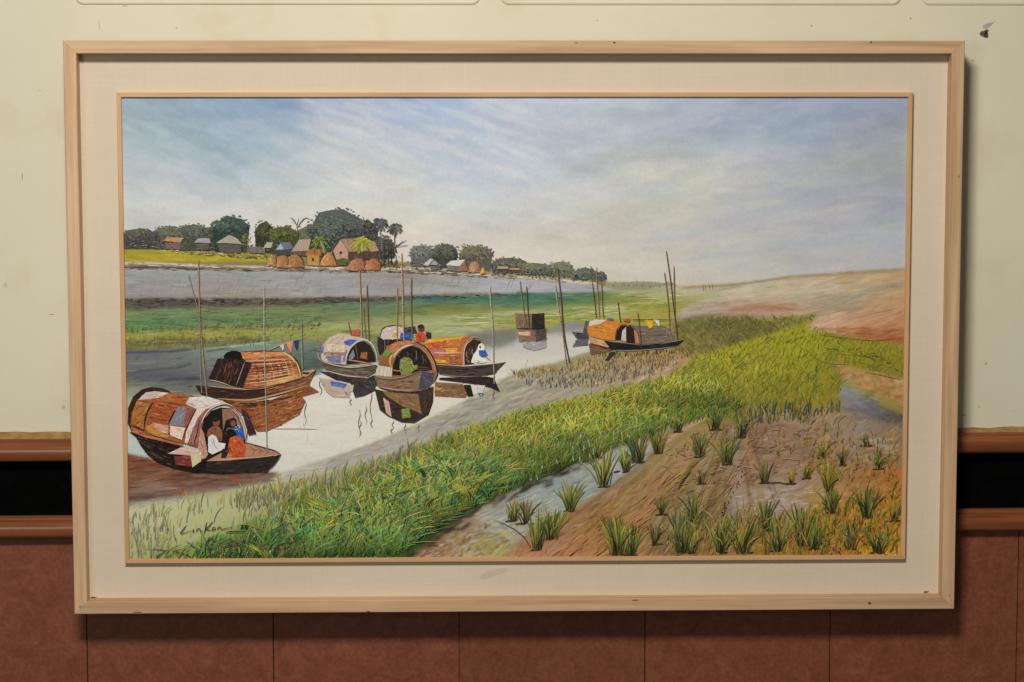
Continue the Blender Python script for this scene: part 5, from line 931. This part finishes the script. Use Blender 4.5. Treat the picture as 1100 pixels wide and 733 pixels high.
# mooring poles
def pole(pts, w, c0, c1=None, knots=True):
    p = Paint(ZP); p.stroke(pts, w, c0, c1 or c0, 3, (.8, .8)); p.stroke([(x+w*.28, y) for x, y in pts], w*.38, tuple(q*.45 for q in c0), None, 3, (.8, .8))
    if knots:
        for (xa, ya), (xb, yb) in zip(pts[:-1], pts[1:]):
            n = max(1, int(abs(yb-ya)/9))
            for i in range(n):
                t = (i+rng.uniform(.3, .7))/n; p.dab(xa+(xb-xa)*t, ya+(yb-ya)*t, w*1.3, .7, .1, (70, 56, 44))
    p.build('mooring_pole')
BR, BG, BL = (176, 140, 100), (150, 146, 130), (190, 186, 168)
for a in (([(213.5, 279), (214.7, 327), (216.3, 355), (219, 386), (222.8, 426)], 1.6, BR), ([(203, 295), (209.6, 320), (214.7, 342), (215.6, 386), (217, 422)], 1.3, BG), ([(284, 308), (284.2, 372), (285.6, 420), (287, 482)], 1.3, BL, BG), ([(324, 344.5), (324.6, 370), (325.2, 397)], 1.7, BG),
          ([(386.5, 291), (387.6, 320), (389, 362)], 1.6, BR), ([(394.4, 306), (395.2, 330), (396.8, 366)], 1.4, (140, 84, 62)), ([(390.7, 330), (393, 363)], 1.3, (140, 116, 84)), ([(426.9, 309), (426.8, 340), (426.9, 366)], 1.5, BR), ([(431.6, 272), (432.6, 310), (433, 330), (434.2, 366)], 1.8, (196, 150, 110)), ([(442.2, 299), (441.8, 330), (443.2, 362)], 1.5, (130, 110, 76)), ([(374.5, 346), (377.6, 360)], 1.2, (120, 80, 60)),
          ([(526.6, 306), (527, 325), (529.4, 349), (530.6, 403), (531, 412)], 1.3, BL, BG), ([(558.6, 302), (561.5, 325), (565.6, 352)], 1.3, (140, 120, 84)), ([(565.8, 308), (566.8, 328), (568.6, 353)], 1.3, (96, 82, 62)), ([(598.8, 288), (602.6, 320), (605.6, 357), (611.6, 389)], 1.7, (120, 100, 70), (70, 56, 50)), ([(596.6, 306), (598, 320), (604.4, 358), (608.2, 390)], 1.4, BL, (170, 120, 90)),
          ([(636.2, 303), (638.4, 322), (640.4, 341)], 1.1, (96, 86, 60)), ([(640.6, 287), (641.5, 310), (643.8, 341)], 1.2, BR), ([(646.2, 305), (646.8, 324), (648.2, 341)], 1.2, (150, 110, 84)), ([(664, 325), (665, 336), (666.6, 346)], 1.1, (70, 60, 48)), ([(715.6, 270), (720.4, 304), (724, 335), (726.4, 352), (727.4, 365)], 1.4, (110, 92, 82)), ([(713.6, 293), (717.4, 323), (719.2, 354)], 1.5, (160, 126, 96)), ([(723.6, 286), (724.2, 315), (724.8, 342)], 1.2, (150, 116, 96)), ([(685, 336), (687, 352), (689, 374)], 1.0, (90, 80, 74))):
    pole(*a)
# ripples and reflections of poles
p = Paint(ZB1)
for x, y0, h in ((376.5, 428, 8), (386, 440, 30), (393, 436, 20), (398.5, 418, 40), (399, 450, 10), (387, 452, 16), (422, 452, 9), (435, 455, 10), (449.5, 456, 8), (530, 420, 10), (328, 430, 26), (420.5, 460, 6)):
    pts = [(x+math.sin(i*1.9)*1.0, y0+h*i/5) for i in range(6)]; p.stroke(pts, .9, (96, 92, 92), (140, 136, 132))
for q, c in (([(294, 460.5), (318, 460.5), (342, 461)], (206, 150, 136)), ([(330, 465), (331, 475)], (206, 140, 124)), ([(322, 457), (324, 460)], (214, 160, 140)), ([(326, 455), (327, 459)], (52, 86, 110)), ([(330, 461), (342, 461)], (196, 130, 116))): p.stroke(q, 1.0, c)
p.stroke([(531, 418), (529, 430)], 1.0, (120, 76, 66)); p.build('painted_ripples', kind='stuff')

# --- grass, back to front
def blades(p, pts, n, h, palette, lean=(0, .25), bend=(0, .45), w=(.9, 1.8), tip=22, roots=.7, shade=None):
    L = []
    for _ in range(n):
        x, y = rand_in(pts); L.append((y, x))
    L.sort()
    for y, x in L:
        if 184 < x < 280 and 550 < y < 597 and rng.random() < .86: continue
        c = rng.choice(palette); hh = h(x, y) if callable(h) else rng.uniform(*h)
        if shade: c = shade(x, y, c)
        c0 = tuple(q*roots for q in c); c1 = tuple(min(235, q+tip*(rng.uniform(.2, 1.1) if rng.random() < .75 else rng.uniform(1.4, 2.4))) for q in c)
        p.blade(x, y, hh*rng.uniform(.7, 1.25), rng.gauss(*lean), rng.gauss(*bend), rng.uniform(*w), c0, c1)
YG = [(150, 148, 46), (172, 164, 48), (130, 136, 48), (118, 126, 44), (160, 140, 44), (96, 110, 44), (140, 150, 60)]
GR = [(86, 128, 52), (66, 104, 46), (110, 142, 60), (50, 84, 44), (132, 146, 56), (150, 152, 58), (78, 140, 72), (40, 66, 40)]
p = Paint(ZG, 3e-6, 330)                                           # far meadow and slope
blades(p, [(724, 350), (760, 342), (880, 340), (866, 350), (800, 370), (745, 388), (724, 378)], 300, (3, 6), [(104, 102, 58), (120, 114, 64), (92, 92, 52), (138, 130, 70), (110, 110, 60)], (-.3, .4), (-.1, .4), (.5, .9), 12, .9)
blades(p, [(135, 352), (345, 345), (345, 360), (280, 372), (135, 378)], 200, (1.5, 3.5), [(112, 112, 62), (100, 102, 58), (150, 146, 66), (118, 126, 66)], (.3, .3), (.1, .3), (.6, 1), 14)
blades(p, [(745, 388), (800, 370), (866, 350), (905, 364), (972, 374), (972, 408), (930, 398), (892, 388), (905, 414), (900, 430), (840, 442), (760, 452), (690, 468), (640, 486), (650, 424), (720, 406)], 2400, lambda x, y: 3+(y-350)*.10, YG, (.1, .3), (.12, .4), (.45, .95), 16, .92)
p.texture([(880, 372), (960, 380), (965, 402), (930, 396)], 40, (8, 20), (.5, .9), .14, [(150, 130, 40), (96, 90, 40), (186, 166, 60)])
for q in ([(874, 384), (888, 390), (912, 392)], [(930, 400), (950, 404), (968, 408)], [(880, 360), (905, 363), (940, 366), (968, 363)]): p.stroke(q, .7, (112, 106, 58))
p.build('meadow_grass', kind='stuff')
p = Paint(ZG, 3e-6, 330)                                           # straw reeds by the far shore
ST_ = [(176, 146, 78), (196, 164, 84), (150, 124, 72), (130, 116, 86), (206, 176, 70), (110, 100, 84)]
blades(p, [(542, 402), (600, 394), (640, 384), (735, 378), (745, 384), (700, 394), (640, 400), (560, 408)], 420, (3, 7), ST_, (0, .15), (0, .2), (.6, 1.1), 18)
blades(p, [(560, 412), (640, 402), (730, 390), (700, 404), (640, 416), (580, 420)], 260, (3, 7), [(110, 106, 98), (130, 120, 100), (176, 150, 96), (90, 92, 92)], (0, .15), (0, .2), (.6, 1), 14)
blades(p, [(640, 380), (735, 376), (735, 380), (645, 386)], 130, (3, 6), [(80, 66, 44), (120, 96, 54), (176, 146, 70)], (0, .15), (0, .2), (.7, 1.1), 10)
p.build('straw_reeds', kind='stuff')
p = Paint(1.35e-3, 3e-6, 330)                                      # thin stalks in the lower left
RD = [(158, 156, 96), (136, 132, 98), (178, 170, 80), (124, 120, 98), (146, 142, 116), (186, 176, 74), (120, 120, 108), (166, 162, 126)]
blades(p, [(140, 556), (290, 530), (300, 565), (240, 585), (140, 604)], 330, (7, 20), RD, (.0, .12), (.05, .16), (.7, 1.5), 14, .9)
blades(p, [(250, 536), (330, 520), (410, 498), (470, 475), (470, 495), (400, 530), (300, 575), (260, 580)], 620, (8, 20), RD+YG[:4], (.03, .14), (.08, .2), (.8, 1.6), 18, .8)
p.texture([(140, 570), (190, 560), (190, 602), (140, 602)], 34, (10, 22), (1, 2), 1.55, [(126, 128, 96), (112, 116, 116), (150, 146, 90)], .06)
p.build('reed_stalks', kind='stuff')
p = Paint(ZG2, 3e-6, 330)                                          # bright band
def shade_band(x, y, c):
    edge = np.interp(x, [425, 470, 520, 590, 650, 700, 760], [600, 574, 542, 511, 487, 470, 456])
    t = min(1, max(0, (edge-y)/46)); k = .80+.38*t
    g_ = float(GN[min(HH-1, max(0, int(y-Y0))), min(WW-1, max(0, int(x-X0)))]); k *= .62+.78*g_; y_ = max(0, g_-.5)*60*t
    return (c[0]*k*(.85+.15*t)+y_, c[1]*k+y_*.8, c[2]*k)
blades(p, [(470, 476), (560, 446), (650, 424), (720, 408), (760, 404), (800, 440), (740, 456), (690, 470), (640, 490), (590, 511), (530, 538), (480, 560), (440, 520)], 3600, lambda x, y: max(6, 6+(y-410)*.11), YG+YG+GR[:3], (.05, .2), (.15, .45), (.55, 1.15), 34, .85, shade_band)
blades(p, [(780, 448), (900, 436), (902, 442), (860, 452), (790, 458)], 150, (8, 15), [(110, 100, 50), (140, 124, 60), (84, 84, 60), (160, 150, 110), (60, 84, 104), (150, 130, 46)], (0, .12), (0, .2), (.8, 1.4), 10, .9)
p.texture([(560, 470), (620, 465), (690, 445), (690, 462), (620, 500), (560, 520)], 46, (6, 14), (.8, 1.7), 1.45, [(150, 166, 184), (186, 190, 186), (56, 84, 116), (170, 176, 170)], .15)
p.build('bank_grass', kind='stuff')
p = Paint(3.4e-3, 3e-6, 330)                                     # lush green foreground
GRP = [(250, 586), (330, 562), (400, 528), (450, 500), (500, 492), (530, 500), (545, 516), (520, 538), (480, 562), (428, 598), (400, 603), (205, 603)]
blades(p, GRP, 3600, lambda x, y: 15+(y-500)*.10, GR+YG[:3], (.05, .28), (.25, .6), (.6, 1.3), 44, .7, lambda x, y, c: shade_band(x, y, c))
for _ in range(80):                                                # arched tussocks
    x, y = rand_in(GRP)
    if x < 285: continue
    s = rng.choice((-1, 1, 1)); k = rng.choice([(150, 158, 58), (110, 150, 64), (176, 170, 60), (90, 150, 84)])
    for i in range(9): p.blade(x+rng.gauss(0, 1.6), y, rng.uniform(13, 24), rng.uniform(-.1, .35)*s, s*rng.uniform(.35, 1.0), rng.uniform(.6, 1.1), tuple(q*.7 for q in k), tuple(min(230, q*rng.uniform(.85, 1.3)) for q in k))
    for i in range(3): p.blade(x+rng.gauss(0, 2.5), y+1, rng.uniform(8, 16), rng.uniform(-.1, .3)*s, s*rng.uniform(.3, .9), 1.1, (30, 40, 26), (44, 60, 36))
blades(p, [(205, 590), (300, 580), (300, 603), (160, 603)], 260, (10, 18), [(120, 142, 64), (90, 132, 66), (150, 154, 80), (70, 104, 56)], (.1, .25), (.35, .5), (.9, 1.7), 26, .7)
p.build('foreground_grass', kind='stuff')
# tussocks standing in the mud, each its own
CL = [(552, 560, 26, 9, 0), (612, 549, 36, 11, 0), (593, 579, 36, 13, 0), (577, 591, 46, 10, 0), (564, 563, 30, 6, 2), (648, 523, 45, 12, 0), (672, 507, 26, 8, 0), (686, 497, 36, 12, 1), (707, 487, 30, 11, 1), (664, 596, 46, 20, 0), (678, 597, 36, 12, 1), (752, 491, 29, 9, 1), (781, 499, 33, 13, 1), (795, 470, 27, 11, 1), (768, 462, 22, 8, 1), (820, 519, 29, 7, 2), (732, 594, 50, 16, 1), (745, 562, 33, 9, 1), (742, 594, 34, 10, 0), (774, 594, 40, 12, 1), (797, 594, 46, 14, 0), (822, 570, 38, 9, 1), (835, 592, 38, 12, 1), (862, 586, 46, 18, 1), (874, 590, 34, 12, 1), (893, 551, 30, 10, 1), (883, 492, 22, 7, 3), (904, 500, 18, 6, 2), (931, 556, 34, 12, 1), (913, 590, 36, 11, 1), (944, 594, 28, 12, 1), (944, 504, 18, 6, 1), (703, 585, 26, 6, 2), (710, 553, 20, 6, 2), (930, 479, 13, 6, 2), (752, 520, 16, 4, 2), (890, 528, 40, 9, 3), (960, 560, 26, 8, 3), (850, 520, 14, 5, 3), (866, 514, 18, 6, 3), (640, 492, 28, 12, 0), (622, 484, 26, 10, 0), (700, 470, 22, 9, 1), (728, 464, 20, 8, 1)]
PAL = [[(160, 156, 58), (128, 134, 52), (94, 112, 52), (180, 172, 74), (70, 80, 44)], [(108, 122, 58), (78, 102, 56), (140, 140, 58), (60, 84, 54), (158, 150, 64)], [(120, 104, 66), (146, 130, 76), (90, 78, 54), (112, 116, 62)], [(176, 150, 46), (150, 140, 50), (196, 158, 44), (120, 120, 50)]]
for x, y, h, n, pal in CL:
    p = Paint(ZG2+2e-4, 3e-6, 330)
    for i in range(5): p.dab(x+rng.gauss(0, 3), y-.5, rng.uniform(4, 9), rng.uniform(1, 2), -.2, (74, 56, 44), 10)
    for i in range(int(n*4.2)):
        u = rng.gauss(0, .5); c = rng.choice(PAL[pal])
        p.blade(x+u*n*.36+rng.gauss(0, .8), y-rng.uniform(0, 3.5), h*rng.uniform(.35, 1.0), u*.16+rng.gauss(0, .07), u*rng.uniform(0, .5)+rng.gauss(0, .1), rng.uniform(.7, 1.6), tuple(q*.55 for q in c), tuple(min(225, q*rng.uniform(.95, 1.4)) for q in c))
    for i in range(max(2, n//4)): p.blade(x+rng.gauss(0, n*.15), y, h*rng.uniform(.3, .7), rng.gauss(0, .2), rng.gauss(0, .3), 1.0, (34, 30, 26), (52, 48, 38))
    p.build('grass_tussock')
p = Paint(ZG2, 3e-6, 330)
blades(p, [(700, 600), (730, 560), (800, 545), (860, 560), (966, 520), (966, 600)], 420, (6, 18), [(150, 146, 56), (118, 122, 52), (180, 150, 50), (140, 110, 60), (96, 98, 50), (196, 160, 56)], (.05, .2), (.05, .3), (.6, 1.3), 18, .85)
blades(p, [(690, 500), (760, 465), (800, 455), (900, 450), (965, 480), (960, 520), (880, 510), (800, 480)], 170, (4, 10), [(130, 126, 62), (150, 140, 70), (112, 104, 62), (160, 150, 60)], (0, .2), (.05, .3), (.5, 1), 14, .85)
p.build('mud_weeds', kind='stuff')
# flecks in the wet mud, lower right
p = Paint(ZG2)
p.texture([(850, 545), (965, 520), (965, 595), (830, 595), (800, 560)], 230, (3, 8), (.7, 1.5), 1.45, [(196, 150, 36), (150, 136, 46), (110, 116, 52), (180, 104, 40), (206, 170, 60), (92, 70, 40), (140, 146, 60)], .25)
p.texture([(880, 560), (950, 560), (950, 598), (870, 598)], 46, (1.8, 3.6), (.9, 1.5), 1.4, [(44, 34, 28), (66, 46, 34)], .3)
p.texture([(700, 470), (880, 450), (900, 500), (800, 520), (720, 540)], 110, (4, 13), (.5, .9), -.2, [(140, 112, 90), (184, 156, 130), (128, 104, 82), (172, 140, 106)], .3)
p.texture([(880, 460), (960, 470), (965, 520), (880, 520)], 120, (2, 6), (.6, 1.2), 1.3, [(160, 160, 60), (196, 140, 60), (120, 96, 60), (176, 170, 80), (150, 110, 84)], .4)
for q in ([(826, 519), (836, 518), (845, 520)], [(787, 500), (795, 501)], [(742, 506), (734, 516), (728, 526)]): p.stroke(q, 1.3, (72, 60, 48))
for i in range(9): p.dab(797-i*2.3+rng.gauss(0, .8), 506+i*5.6, 2.2, 1.3, 1.1, (46, 36, 32))
for x in range(6): p.dab(778+rng.gauss(0, 1.2), 540+x*2.6, 2.2, 1.4, .8, (36, 30, 28))
p.texture([(950, 594), (967, 592), (967, 597), (955, 598)], 8, (4, 8), (.9, 1.5), -.1, [(220, 214, 200)]); p.texture([(905, 572), (925, 575), (925, 582), (905, 580)], 12, (4, 9), (.8, 1.6), .4, [(96, 86, 84), (120, 106, 96)])
p.build('mud_flecks', kind='stuff')
# signature
b = crop(130, 480, 410, 1100); p = Paint(ZP)
for q in (((276, 330), (262, 350), (252, 361), (262, 364), (298, 352)), ((309, 345), (304, 357), (312, 354)), ((316, 332), (319, 333)), ((320, 358), (323, 346), (334, 345), (337, 357), (348, 352)), ((362, 318), (357, 345), (351, 367)), ((388, 314), (372, 334), (360, 346), (374, 350), (386, 352)), ((398, 338), (389, 340), (387, 348), (394, 350), (400, 344), (398, 338)), ((408, 350), (411, 339), (421, 338), (424, 347), (448, 342), (474, 337)), ((489, 331), (492, 332)), ((497, 328), (498, 332)), ((506, 332), (516, 329), (512, 339), (507, 345), (522, 343)), ((533, 328), (526, 332), (526, 341), (534, 343), (539, 335), (533, 328)), ((528, 333), (536, 338)), ((445, 362), (456, 357), (500, 357), (542, 358))):
    p.stroke(b(*q), .95 if len(q) > 2 else 1.1, (26, 26, 30), None, 2, (.7, .4))
p.build('signature', 'black handwritten signature with the year 20')
